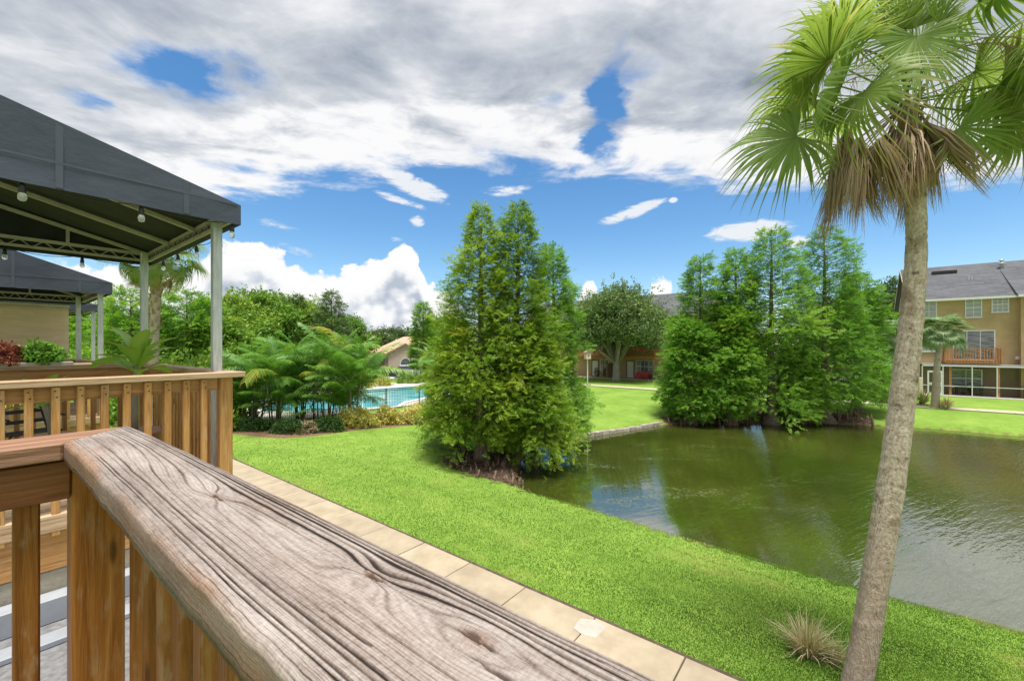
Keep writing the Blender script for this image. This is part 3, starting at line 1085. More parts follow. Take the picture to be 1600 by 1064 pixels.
    half = nP // 2
    f = np.r_[f, np.array([(e[k], e[k + 1], e[nP - 2 - k], e[nP - 1 - k]) for k in range(half - 1)])]
    m, T, p, _ = new_mat('weathered grey timber')
    v = T.n('ShaderNodeTexCoord').outputs['Object']
    ph_ = T.attr('phase')
    wv = T.vm('MULTIPLY', v, (60, 9, 60))
    ph_ = T.m('ADD', ph_, T.m('MULTIPLY', T.m('SUBTRACT', T.noise(wv, 1.0, 4, .6), .5), .34))
    lid_ = T.m('FLOOR', ph_)
    wn = T.n('ShaderNodeTexWhiteNoise', noise_dimensions='1D')
    T.put(wn.inputs['W'], lid_)
    lwt = wn.outputs['Value']
    am_ = T.noise(T.vm('MULTIPLY', v, (22, 3.2, 22)), 1.0, 4, .6)
    dx = T.m('DIVIDE', T.m('SUBTRACT', T.m('FRACT', ph_), .5), T.m('MULTIPLY_ADD', lwt, .12, .09))
    ln_ = T.m('EXPONENT', T.m('MULTIPLY', T.m('MULTIPLY', dx, dx), -1.0))
    ln_ = T.m('MULTIPLY', T.m('MULTIPLY', ln_, T.attr('side')), T.m('MULTIPLY', T.m('MULTIPLY_ADD', T.m('POWER', lwt, 1.8), .85, .10), T.m('MULTIPLY_ADD', am_, 1.5, .15)))
    f3 = T.m('SUBTRACT', T.m('FRACT', T.m('MULTIPLY', ph_, 3.0)), .5)
    fn_ = T.m('MULTIPLY', T.m('EXPONENT', T.m('MULTIPLY', T.m('MULTIPLY', f3, f3), -22.0)), T.m('MULTIPLY', T.noise(T.vm('MULTIPLY', v, (30, 8, 30)), 1.0, 3), .20))
    fib_ = T.noise(T.vm('MULTIPLY', v, (640, 46, 640)), 1.0, 3, .65)
    fib2 = T.noise(T.vm('MULTIPLY', v, (1500, 130, 1500)), 1.0, 3, .7)
    sp_ = T.noise(T.vm('MULTIPLY', v, (170, 300, 170)), 1.0, 5, .75)
    blot = T.noise(T.vm('MULTIPLY', v, (16, 4, 16)), 1.0, 5, .65)
    hair = T.ss(.60, .70, T.noise(T.vm('MULTIPLY', v, (900, 14, 900)), 1.0, 2, .5))
    gg = T.m('SUBTRACT', .60, T.m('ADD', ln_, fn_))
    gg = T.m('ADD', gg, T.m('ADD', T.m('MULTIPLY', T.m('SUBTRACT', fib_, .5), .38), T.m('MULTIPLY', T.m('SUBTRACT', fib2, .5), .30)))
    gg = T.m('ADD', gg, T.m('ADD', T.m('MULTIPLY', T.m('SUBTRACT', sp_, .5), .55), T.m('MULTIPLY', T.m('SUBTRACT', blot, .5), .75)))
    gg = T.m('SUBTRACT', gg, T.m('MULTIPLY', hair, .16))
    gg = T.m('MULTIPLY', gg, T.m('SUBTRACT', 1.0, T.m('MULTIPLY', T.attr('crack'), .95)), clamp=True)
    grey = T.ramp(gg, [(.0, (.016, .012, .010)), (.22, (.078, .058, .048)), (.46, (.195, .160, .140)), (.66, (.305, .268, .245)), (.95, (.47, .435, .41))])
    brn = T.ramp(gg, [(.0, (.018, .010, .006)), (.25, (.085, .042, .022)), (.55, (.21, .115, .065)), (.95, (.36, .24, .155))])
    T.put(p.inputs['Base Color'], T.mix(T.m('MULTIPLY', T.attr('brown'), .85), grey, brn))
    p.inputs['Roughness'].default_value = .9
    p.inputs['Specular IOR Level'].default_value = .2
    hgt = T.m('SUBTRACT', T.m('ADD', T.m('MULTIPLY', fib_, .5), T.m('ADD', T.m('MULTIPLY', fib2, .3), T.m('MULTIPLY', sp_, .3))), T.m('MULTIPLY', ln_, 1.2))
    bump(T, p, hgt, .6, .0012)
    return mesh_np('cap_rail', verts, f, m, True, {'phase': ph.ravel(), 'side': sidew.ravel(), 'crack': sat(crk * 1.2).ravel(), 'brown': brown.ravel()})


rail = fthing('deck_railing', 'weathered grey timber railing with deep cracked grain, close up in the foreground', 'railing', 0, 0, RZ)
put('cap_rail', build_cap(), rail)
# corner post
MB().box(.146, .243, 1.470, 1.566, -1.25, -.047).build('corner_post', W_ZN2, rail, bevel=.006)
# return rail towards the house
b = MB()
b.prism([(-.55, 1.452), (.128, 1.452), (.262, 1.615), (-.55, 1.615)], 2, -.052, -.012)
b.build('side_cap_rail', W_CAPB, rail, bevel=.003)
MB().box(-.55, .144, 1.470, 1.508, -.150, -.058).build('side_board', W_VN, rail, bevel=.003)
for k in range(5):
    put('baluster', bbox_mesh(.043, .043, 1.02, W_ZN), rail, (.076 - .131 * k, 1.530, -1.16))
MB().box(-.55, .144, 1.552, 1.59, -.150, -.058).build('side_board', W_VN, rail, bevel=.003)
# front balusters under the cap
MB().box(.205, .238, -1.1, 1.468, -.140, -.050).build('sub_rail', W_U, rail, bevel=.003)
for k in range(20):
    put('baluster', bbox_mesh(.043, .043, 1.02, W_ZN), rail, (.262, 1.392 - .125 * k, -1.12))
for sx in (-.4, .145):
    pass

# pale post at the very left edge of the view
post = fthing('metal_post', 'short pale grey metal post cut off by the left edge of the view', 'post', -.020, .68, RZ - 1.05)
b = MB()
b.prism([(-.03, -.03), (.03, -.03), (.03, .03), (-.03, .03)], 2, 0, 1.02)
o = b.build('tube', PALEPOST, post, bevel=.004)
MB().box(-.05, .05, -.05, .05, 0, .008).build('base_plate', PALEPOST, post)
post.rotation_euler = (R(0), R(-1.0), ANG)

# ------------------------------------------------------------------ flat roof of the lower lanai between the decks
lan = fthing('lanai_roof', 'grey flat roof with white metal edging below the railings', 'roof', 0, 0, H - 1.77)
MB().box(-2.4, 1.15, .2, 4.02, 0, .05).build('felt', GREYROOF, lan)
MB().box(-2.4, 1.20, 3.55, 3.68, .052, .085).build('edge_strip', PALEPOST, lan, bevel=.004)
MB().box(-2.4, 1.20, 3.86, 3.99, .052, .20).build('edge_strip', PALEPOST, lan, bevel=.004)
MB().box(1.152, 1.26, .2, 4.02, -.10, .085).build('edge_strip', PALEPOST, lan, bevel=.004)
MB().box(-2.4, 1.16, 4.055, 4.12, .0, .31).build('kerb_wall', CONC, lan, bevel=.008)

# ------------------------------------------------------------------ neighbour's deck
DZ = H - 1.10                # deck surface


def neighbour_deck(name, label, v0, v1, u0, u1, dz, dv_board=True, group='decks beyond the near railing', detail=True):
    """deck with railings on three sides; rails .88 m above the boards"""
    t = fthing(name, label, 'deck', 0, 0, dz, group)
    rt = .88
    cap_t = .043
    # floor boards run along V
    nbrd = int((u1 - u0) / .145)
    me = bbox_mesh(v1 - v0, .138, .03, W_DECK, .005, 'floor_board')
    for k in range(nbrd):
        put('floor_board', me, t, ((v0 + v1) / 2, u0 + .07 + k * .145, -.03 + rng.normal(0, .001)))
    MB().box(v0, v1, u0 - .02, u0 + .02, -.355, -.108).build('rim_joist', W_V, t, bevel=.004)
    MB().box(v1 - .02, v1 + .02, u0 + .022, u1, -.26, -.034).build('rim_joist', W_U, t, bevel=.004)
    MB().box(v0, v1, u0 - .05, u0 + .0, -.104, .012).build('nosing_board', W_CAP, t, bevel=.008)
    # supports
    for v in (v1 - .1, v0 + .3):
        for u in (u0 + .15, u1 - .1):
            MB().box(v - .07, v + .07, u - .07, u + .07, -dz, -.265).build('support_post', W_Z, t, bevel=.005)
    # caps
    MB().box(v0, v1 + .075, u0 - .075, u0 + .075, rt - cap_t, rt).build('cap_rail', W_CAP, t, bevel=.004)
    MB().box(v1 - .075, v1 + .073, u0 + .077, u1 - .077, rt - cap_t, rt - .001).build('cap_rail', W_CAPU, t, bevel=.004)
    MB().box(v0, v1 + .075, u1 - .075, u1 + .075, rt - cap_t, rt).build('cap_rail', W_CAP, t, bevel=.004)
    # boards under the caps
    MB().box(v0, v1 - .11, u0 - .005, u0 + .033, rt - .145, rt - cap_t - .002).build('under_rail', W_V, t, bevel=.003)
    MB().box(v1 - .033, v1 + .005, u0 + .06, u1 - .06, rt - .145, rt - cap_t - .002).build('under_rail', W_U, t, bevel=.003)
    MB().box(v0, v1 - .11, u1 - .033, u1 + .005, rt - .145, rt - cap_t - .002).build('under_rail', W_V, t, bevel=.003)
    MB().box(v0, v1 - .11, u1 - .033, u1 + .005, rt - .205, rt - .147).build('under_rail', W_V, t, bevel=.003)
    # corner posts
    pm = MB().box(-.046, .046, -.046, .046, -.25, rt - cap_t - .002).mesh('corner_post', W_Z, bevel=.005)
    put('corner_post', pm, t, (v1 - .045, u0 + .035, 0))
    put('corner_post', pm, t, (v1 - .045, u1 - .04, 0))
    bm_ = bbox_mesh(.040, .040, rt + .08, W_Z, .003, 'baluster')
    scr = MB()
    k = 0
    v = v1 - .21
    while v > v0:
        put('baluster', bm_, t, (v, u0 - .027, -.13), (0, 0, rng.normal(0, .03)))
        if v < v1 - .2:
            put('baluster', bm_, t, (v - .05, u1 + .028, -.13))
        v -= .1155
    u = u0 + .17
    while u < u1 - .1:
        put('baluster', bm_, t, (v1 + .027, u, -.13))
        u += .1155
    if detail:
        v = v1 - .21
        while v > -.3:
            scr.lathe([(.006, 0), (.006, .004)], 6, (0, 0, 0)) if False else None
            for dz_ in (.075, .115):
                scr.box(v - .004 + (dz_ - .095) * .2, v + .004 + (dz_ - .095) * .2, u0 - .049, u0 - .0465, rt - dz_ - .004, rt - dz_ + .004)
            v -= .1155
        o = scr.build('screw_head', BLACK, t)
        o['kind'] = 'stuff'
    return t


deck1 = neighbour_deck('neighbour_deck', 'orange stained timber deck with slatted railing under the nearest canopy', -2.6, 1.345, 4.06, 6.85, DZ)
deck2 = neighbour_deck('neighbour_deck', 'second timber deck farther along, below the lower blue grey canopy and beige screen', -2.6, 1.345, 9.55, 12.4, DZ - .06, detail=False)


# ------------------------------------------------------------------ canopies
def canopy(label, v0, v1, u0, u1, z0, vh, slope, group, n_raf=4, base_z=DZ):
    """lean-to fabric canopy on a tube frame; the outer edge is V = v1, its lower hem at z0"""
    t = fthing('fabric_canopy', label, 'canopy', 0, 0, z0, group)
    up = (v1 - v0) * slope
    # wedge cheeks, near and far, with the valance below the fold
    for u, nm in ((u0, 'side_panel'), (u1, 'side_panel')):
        b = MB()
        s = 1 if u == u0 else -1
        n = 16
        vs, fs = [], []
        for j in range(3):
            for i in range(n + 1):
                f = i / n
                v = v0 + (v1 - v0) * f
                top = vh + (v1 - v) * slope
                z = (0, vh, top)[j]
                hem = -.006 * math.sin(f * math.pi * 5) ** 2 if j == 0 else 0
                bel = .012 * math.sin(f * 9 + j * 2) * (0 if i in (0, n) else 1)
                vs.append((v, u + bel * s * .4, z + hem))
        for j in range(2):
            for i in range(n):
                a = j * (n + 1) + i
                fs.append((a, a + 1, a + n + 2, a + n + 1))
        b.add(vs, fs)
        o = b.build(nm, CANVAS, t)
        so = o.modifiers.new('cloth', 'SOLIDIFY')
        so.thickness = .004
        # welded seams
        if u == u0:
            for f in (.22, .47, .72, .9):
                v = v0 + (v1 - v0) * f
                MB().box(v - .018, v + .018, u - .0075, u - .0055, .004, vh + (v1 - v) * slope - .01).build('seam', SEAM, t)
            MB().box(v0, v1 - .03, u - .0082, u - .0062, vh - .008, vh + .008).build('seam', SEAM, t)
    # roof sheet
    vs, fs = [], []
    nu, nv = 14, 8
    for j in range(nu + 1):
        for i in range(nv + 1):
            f, g = i / nv, j / nu
            v = v0 + (v1 - v0) * f
            z = vh + (v1 - v) * slope - .012 * abs(math.sin(g * math.pi * (n_raf - 1))) * (1 - f * .5)
            vs.append((v, u0 + (u1 - u0) * g, z))
    for j in range(nu):
        for i in range(nv):
            a = j * (nv + 1) + i
            fs.append((a, a + 1, a + nv + 2, a + nv + 1))
    o = MB().add(vs, fs).build('roof_sheet', CANVAS, t, smooth=True)
    o.modifiers.new('cloth', 'SOLIDIFY').thickness = .004
    MB().add([(x, min(max(y, u0 + .02), u1 - .02), z - .014) for x, y, z in vs], fs).build('painted_shade', PAINTED_SHADE, t, smooth=True)  # added dark sheet below the cloth, painting in the shade underneath
    MB().add([(v0, u1 - .014, .01), (v1 - .01, u1 - .014, .01), (v1 - .01, u1 - .014, vh - .02), (v0, u1 - .014, vh + (v1 - v0) * slope - .02)], [(0, 1, 2, 3)]).build('painted_shade', PAINTED_SHADE, t)  # same painted shade on the inside of the far cheek
    b = MB().box(v1 - .002, v1 + .002, u0, u1, 0, vh)
    b.build('front_valance', CANVAS, t)
    # tube frame
    q = .036
    for u in np.linspace(u0 + .12, u1 - .12, n_raf):
        MB().bar((v0, u, vh + (v1 - v0) * slope - .06), (v1 - .06, u, vh - .045), q).build('rafter', FRAME, t)
    for u in (u0 + .03, u1 - .03):
        MB().bar((v0, u, vh - .035), (v1 - .03, u, vh - .035), q).build('edge_tube', FRAME, t)
        MB().bar((v0, u, .05), (v1 - .03, u, .05), q * .8).build('edge_tube', FRAME, t)
        zz_ = MB()
        n = int((v1 - v0) / .09)
        for k in range(n):
            a, c = v0 + k * .09, v0 + (k + 1) * .09
            zz_.bar((a, u, .05 if k % 2 else vh - .04), (c, u, vh - .04 if k % 2 else .05), .009)
        zz_.build('lattice', FRAME, t)
    MB().bar((v1 - .03, u0 + .05, vh - .035), (v1 - .03, u1 - .05, vh - .035), q).build('edge_tube', FRAME, t)
    MB().bar((v1 - .03, u0 + .05, .05), (v1 - .03, u1 - .05, .05), q * .8).build('edge_tube', FRAME, t)
    zz_ = MB()
    n = int((u1 - u0) / .09)
    for k in range(n - 1):
        a, c = u0 + .05 + k * .09, u0 + .05 + (k + 1) * .09
        zz_.bar((v1 - .03, a, .05 if k % 2 else vh - .04), (v1 - .03, c, vh - .04 if k % 2 else .05), .009)
    zz_.build('lattice', FRAME, t)
    for v in (v1 - .75, v1 - 1.5, v1 - 2.3):
        MB().bar((v, u1 - .03, vh - .03), (v, u1 - .03, vh + (v1 - v) * slope - .05), q * .8).build('upright', FRAME, t)
    # posts
    h = z0 - base_z
    for u in (u0 + .17, u1 - .30):
        MB().box(v1 - .15, v1 - .082, u, u + .068, -h, vh - .055).build('post', GALV, t, bevel=.004)
    return t


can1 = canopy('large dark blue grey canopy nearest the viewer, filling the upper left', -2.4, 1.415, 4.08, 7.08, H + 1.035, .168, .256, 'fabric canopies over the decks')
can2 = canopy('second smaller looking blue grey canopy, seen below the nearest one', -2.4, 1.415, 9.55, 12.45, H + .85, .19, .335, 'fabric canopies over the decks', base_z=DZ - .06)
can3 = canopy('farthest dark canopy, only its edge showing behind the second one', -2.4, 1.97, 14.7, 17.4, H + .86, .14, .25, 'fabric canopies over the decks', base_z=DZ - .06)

# string lights under the nearest canopy
sl = fthing('string_lights', 'string of clear bulbs on black sockets along the hem of the nearest canopy', 'string lights', 0, 0, H + 1.035)
sock = MB().lathe([(.004, .035), (.005, .005), (.013, .0), (.016, -.02), (.019, -.052), (.017, -.058)], 10).mesh('socket', BLACK, True)
glob = MB().lathe([(.013, -.059), (.019, -.070), (.022, -.085), (.019, -.104), (.009, -.112)], 10).mesh('bulb', BULB, True)


def strand(pts):
    wire = MB()
    LL = []
    for (a, b) in zip(pts[:-1], pts[1:]):
        n = 6
        L = [(a[0] + (b[0] - a[0]) * i / n, a[1] + (b[1] - a[1]) * i / n, .018 - .045 * math.sin(math.pi * i / n)) for i in range(n + 1)]
        LL += L if not LL else L[1:]
    wire.tube(LL, .0035, 5)
    wire.build('wire', BLACK, sl)
    for p in pts:
        s_ = put('socket', sock, sl, (p[0], p[1], -.005))
        put('bulb', glob, s_, (0, 0, 0))


strand([(v, 4.11, 0) for v in (-.95, -.37, .1877, .768, 1.36)])
strand([(v, 7.06, 0) for v in (-.95, -.37, .2, .785, 1.34)])
strand([(1.43, u, 0) for u in (4.62, 5.30, 5.95, 6.55)])

# beige roll-down screen on the second deck
CLOTHB = simple('beige shade cloth', (.66, .50, .33), (.74, .60, .43), 3, .9, (1, 1, 4), bs=.4, bd=.02, bscale=4)
scr = fthing('shade_screen', 'beige roll-down shade screen hanging at the second deck', 'screen', 0, 12.1, H - .26)
vs, fs = [], []
for j in range(9):
    for i in range(41):
        v = -2.4 + 3.56 * i / 40
        vs.append((v, .02 * math.sin(v * 7) + .012 * math.sin(v * 17 + j * .6) * (1 - j / 9), 1.03 * j / 8))
for j in range(8):
    for i in range(40):
        a = j * 41 + i
        fs.append((a, a + 1, a + 42, a + 41))
o = MB().add(vs, fs).build('cloth', CLOTHB, scr, smooth=True)
o.modifiers.new('cloth', 'SOLIDIFY').thickness = .004
MB().tube([(-2.4, 0, 1.05), (1.17, 0, 1.05)], .03, 8).build('roller', GALV, scr)
MB().tube([(-2.4, 0, -.01), (1.17, 0, -.01)], .014, 6).build('hem_bar', CLOTHB, scr)

# ------------------------------------------------------------------ foliage machinery
def basis(fwd, roll):
    """rotation matrices (N,3,3) whose columns are side, forward, up"""
    f = fwd / (np.linalg.norm(fwd, axis=1, keepdims=True) + 1e-9)
    up = np.tile(np.array([0, 0, 1.0]), (len(f), 1))
    bad = np.abs(f[:, 2]) > .97
    up[bad] = (1, 0, 0)
    s = np.cross(f, up)
    s /= np.linalg.norm(s, axis=1, keepdims=True) + 1e-9
    u = np.cross(s, f)
    c, si = np.cos(roll)[:, None], np.sin(roll)[:, None]
    s2 = s * c + u * si
    u2 = u * c - s * si
    return np.stack([s2, f, u2], 2)


def scatter(tv, tf, pos, rot, scale, tint):
    n, k = len(pos), len(tv)
    v = np.einsum('nij,kj->nki', rot, tv) * np.asarray(scale)[:, None, None] + pos[:, None, :]
    f = tf[None] + (np.arange(n) * k)[:, None, None]
    return v.reshape(-1, 3), f.reshape(-1, tf.shape[1]), np.repeat(tint, k)


def spray_template(pairs=6, ln=1.0, leaf=.36, wid=.11, seed=0):
    """a feathery twig: opposite narrow leaflets either side of a line, as loose quads"""
    g = np.random.default_rng(seed)
    vs, fs = [], []
    for i in range(pairs):
        y = ln * (i + .4) / pairs
        L = leaf * (1 - .55 * i / pairs) * g.uniform(.8, 1.2)
        for s in (-1, 1):
            a = R(55) + g.normal(0, .15)
            d = np.array([s * math.sin(a), math.cos(a), g.normal(0, .25)])
            w = np.array([math.cos(a) * -s, math.sin(a), g.normal(0, .3)]) * wid
            p = np.array([0, y, g.normal(0, .03)])
            o = len(vs)
            vs += [p + d * L * .08 - w * .62, p + d * L * .30 + w * .62, p + d * L]
            fs.append((o, o + 1, o + 2))
    o = len(vs)
    vs += [(-wid * .55, ln * .86, 0), (wid * .55, ln * .86, 0), (0, ln * 1.22, -.04)]
    fs.append((o, o + 1, o + 2))
    return np.array(vs, float), np.array(fs)


def leaf_cluster(n=9, r=1.0, leaf=.55, wid=.30, seed=0):
    """a ball-ish tuft of pointed leaves"""
    g = np.random.default_rng(seed)
    vs, fs = [], []
    for i in range(n):
        d = g.normal(0, 1, 3)
        d /= np.linalg.norm(d)
        d[2] = abs(d[2]) * .6 + d[2] * .4
        p = d * r * g.uniform(.2, .8)
        side = np.cross(d, g.normal(0, 1, 3))
        side /= np.linalg.norm(side)
        e = d * .6 + np.array([0, 0, -.25]) + g.normal(0, .3, 3)
        e /= np.linalg.norm(e)
        o = len(vs)
        vs += [p, p + e * leaf * .5 - side * wid / 2, p + e * leaf, p + e * leaf * .5 + side * wid / 2]
        fs.append((o, o + 1, o + 2, o + 3))
    return np.array(vs, float), np.array(fs)


SPRAY = [spray_template(7, 1, .40, .10, s) for s in range(3)]
TUFT = [leaf_cluster(9, 1, .75, .42, s) for s in range(3)]
TUFTS = [leaf_cluster(7, 1, .8, .5, s + 9) for s in range(3)]


def join(parts):
    V, Fc, Tn, o = [], [], [], 0
    for v, f, t in parts:
        V.append(v)
        Fc.append(f + o)
        Tn.append(t)
        o += len(v)
    return np.concatenate(V), np.concatenate(Fc), np.concatenate(Tn)


def cypress(name, label, x, y, h, rad, mat, seed, group, n_br=150, per=26, size=.42, base=.04, z0=None, lean=(0, 0), shape=1.0, droop=.25, tint0=.45, knees=0, bark=BARK, buttress=.35, clump=1.0):
    """bald cypress: tapered buttressed trunk, whorls of limbs, feathery sprays"""
    g = np.random.default_rng(seed)
    z0 = gz1(x, y) - .05 if z0 is None else z0
    t = thing(name, label, 'tree', (x, y, z0), 0, group)
    tr = MB()
    N = 9
    tp = [(lean[0] * (i / N) ** 1.5 + g.normal(0, .02) * (i > 0), lean[1] * (i / N) ** 1.5, h * .97 * i / N) for i in range(N + 1)]
    r0 = .02 * h + .04
    tr.tube([tp[0], (0, 0, .25), (0, 0, .7)] + tp[1:], [r0 * (1 + buttress * 1.6), r0 * (1 + buttress * .7), r0 * 1.05] + [r0 * (1 - .93 * i / N) for i in range(1, N + 1)], 9)
    fr = g.uniform(base, 1, n_br) ** 1.0
    fr = np.sort(base + (1 - base) * (np.arange(n_br) + g.uniform(0, 1, n_br)) / n_br * .995)
    az = np.cumsum(np.full(n_br, 2.39996)) + g.normal(0, .35, n_br)
    prof = np.clip((1 - fr) ** (.66 * shape), 0, 1) * np.clip(.62 + 2.2 * (fr - base), .55, 1)
    lump = .50 + .95 * vnoise(az * 1.1 % 6.9 + seed, fr * 8, seed)
    lump *= g.uniform(.78, 1.15, n_br)
    ln = rad * prof * lump + .10
    pos, fwd, tint, sc = [], [], [], []
    for i in range(n_br):
        c = np.array([lean[0] * fr[i] ** 1.5, lean[1] * fr[i] ** 1.5, h * fr[i]])
        el = .45 * (fr[i] - .35) + g.normal(0, .08)
        d = np.array([math.cos(az[i]) * math.cos(el), math.sin(az[i]) * math.cos(el), math.sin(el)])
        tip = c + d * ln[i]
        if ln[i] > .5:
            tr.tube([c, c + d * ln[i] * .55 + np.array([0, 0, .04 * ln[i]]), tip], [.010 + .010 * ln[i], .012, .004], 4, False)
        m = max(6, int(per * (ln[i] / rad * .75 + .35)))
        s = .30 + .75 * g.uniform(0, 1, m) ** .65
        wdt = .30 * ln[i] * (1.15 - s) * clump + .10 * clump
        side = np.array([-math.sin(az[i]), math.cos(az[i]), 0])
        off = g.normal(0, 1, m)
        p = c + d[None] * (ln[i] * s)[:, None] + side[None] * (off * wdt)[:, None]
        p[:, 2] += g.normal(0, .07 + .05 * ln[i], m) - droop * s ** 2 * ln[i] * .35 + .06
        f = d[None] * .9 + side[None] * (off * .7)[:, None] + g.normal(0, .38, (m, 3))
        f[:, 2] += -.10 - droop * .5 + .75 * g.uniform(0, 1, m) ** 2
        pos.append(p)
        fwd.append(f)
        bt = g.normal(0, .10)
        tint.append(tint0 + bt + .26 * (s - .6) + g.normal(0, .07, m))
        sc.append(size * g.uniform(.65, 1.25, m) * (.55 + .45 * min(1, ln[i] / (rad * .5))))
    # leader
    m = 14
    p = np.stack([np.full(m, lean[0]) + g.normal(0, .05, m), np.full(m, lean[1]) + g.normal(0, .05, m), h * (.93 + .06 * g.uniform(0, 1, m))], 1)
    pos.append(p)
    fwd.append(np.stack([g.normal(0, .5, m), g.normal(0, .5, m), np.full(m, 1.0)], 1))
    tint.append(np.full(m, tint0 + .05))
    sc.append(np.full(m, size * .45))
    pos, fwd, tint, sc = map(np.concatenate, (pos, fwd, tint, sc))
    # yellowish, reddish new growth in random patches
    tint = tint + .22 * np.clip(fbm(pos[:, 0] * 1.3 + seed, pos[:, 2] * 1.3, 3, seed) - .5, -1, 1) * 1.6
    rot = basis(fwd, g.normal(0, .6, len(pos)))
    w = g.integers(0, 3, len(pos))
    parts = [scatter(*SPRAY[k], pos[w == k], rot[w == k], sc[w == k], sat(tint[w == k])) for k in range(3)]
    V, Fc, Tn = join(parts)
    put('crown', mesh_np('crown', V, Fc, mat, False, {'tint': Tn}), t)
    put('trunk', tr.mesh('trunk', bark, True), t)
    return t


def broad_tree(name, label, x, y, h, rad, mat, seed, group, trunk_h=None, n_cl=70, per=34, leaf=.26, bark=BARKP, flat=.75, z0=None, tint0=.45, cat='tree', fork=4, tr_r=None):
    g = np.random.default_rng(seed)
    z0 = gz1(x, y) - .05 if z0 is None else z0
    t = thing(name, label, cat, (x, y, z0), 0, group)
    trunk_h = h * .28 if trunk_h is None else trunk_h
    cz = (h + trunk_h) / 2
    hz = (h - trunk_h) / 2
    tr = MB()
    rr = tr_r or .018 * h + .05
    tr.tube([(0, 0, 0), (0, 0, .2), (.02, .02, trunk_h * .6), (0, 0, trunk_h * 1.1)], [rr * 1.4, rr * 1.1, rr, rr * .9], 9)
    cs = []
    for i in range(n_cl):
        d = g.normal(0, 1, 3)
        d /= np.linalg.norm(d)
        if d[2] < -.55:
            d[2] *= -.6
        r_ = g.uniform(.45, 1.0) ** .6
        lum = .75 + .5 * vnoise(np.array([d[0] * 2 + seed]), np.array([d[1] * 2 + d[2] * 2]), seed)[0]
        cs.append((d[0] * rad * r_ * lum * .9, d[1] * rad * r_ * lum * .9, cz + d[2] * hz * r_ * min(1.0, lum * .98)))
    cs = np.array(cs)
    for i in range(fork * 3):
        c = cs[g.integers(0, n_cl)]
        mid = np.array([c[0] * .4, c[1] * .4, trunk_h + (c[2] - trunk_h) * .45])
        tr.tube([(0, 0, trunk_h * .85), mid, c], [rr * .55, rr * .32, .015], 6, False)
    cr = rad * .32
    pos = (cs[:, None, :] + g.normal(0, 1, (n_cl, per, 3)) * np.array([cr, cr, cr * flat]) * .52).reshape(-1, 3)
    ct = np.repeat(g.normal(0, .10, n_cl), per)
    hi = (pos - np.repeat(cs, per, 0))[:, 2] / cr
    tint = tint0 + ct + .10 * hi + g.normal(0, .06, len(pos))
    fwd = g.normal(0, 1, (len(pos), 3)) + (pos - np.array([0, 0, cz])) / rad
    rot = basis(fwd, g.uniform(0, 6.28, len(pos)))
    sc = leaf * g.uniform(.7, 1.3, len(pos))
    w = g.integers(0, 3, len(pos))
    V, Fc, Tn = join([scatter(*TUFT[k], pos[w == k], rot[w == k], sc[w == k], sat(tint[w == k])) for k in range(3)])
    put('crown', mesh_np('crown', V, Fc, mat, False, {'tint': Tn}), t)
    put('trunk', tr.mesh('trunk', bark, True), t)
    return t


def shrub(name, label, cat, x, y, rx, ry, hh, mat, seed, group=None, n=420, leaf=.12, tint0=.5, z0=None, rz=0, stems=True):
    g = np.random.default_rng(seed)
    z0 = gz1(x, y) - .02 if z0 is None else z0
    t = thing(name, label, cat, (x, y, z0), rz, group)
    d = g.normal(0, 1, (n, 3))
    d /= np.linalg.norm(d, axis=1, keepdims=True)
    d[:, 2] = np.abs(d[:, 2])
    r_ = g.uniform(.35, 1, n) ** .5
    lum = .78 + .5 * vnoise(d[:, 0] * 2.4 + seed, d[:, 1] * 2.4 + d[:, 2] * 2, seed)
    pos = d * (r_ * lum)[:, None] * np.array([rx, ry, hh])
    pos[:, 2] = np.maximum(pos[:, 2], .02)
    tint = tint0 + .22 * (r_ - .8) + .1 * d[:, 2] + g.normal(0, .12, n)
    rot = basis(d + g.normal(0, .7, (n, 3)) + np.array([0, 0, .3]), g.uniform(0, 6.28, n))
    sc = leaf * g.uniform(.7, 1.3, n)
    w = g.integers(0, 3, n)
    V, Fc, Tn = join([scatter(*TUFTS[k], pos[w == k], rot[w == k], sc[w == k], sat(tint[w == k])) for k in range(3)])
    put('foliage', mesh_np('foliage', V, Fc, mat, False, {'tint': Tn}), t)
    if stems:
        b = MB()
        for i in range(7):
            a = g.uniform(0, 6.28)
            b.tube([(0, 0, 0), (math.cos(a) * rx * .3, math.sin(a) * ry * .3, hh * .35), (math.cos(a) * rx * .6, math.sin(a) * ry * .6, hh * .75)], [.014, .010, .004], 5, False)
        b.build('stem', BARK, t, True)
    return t


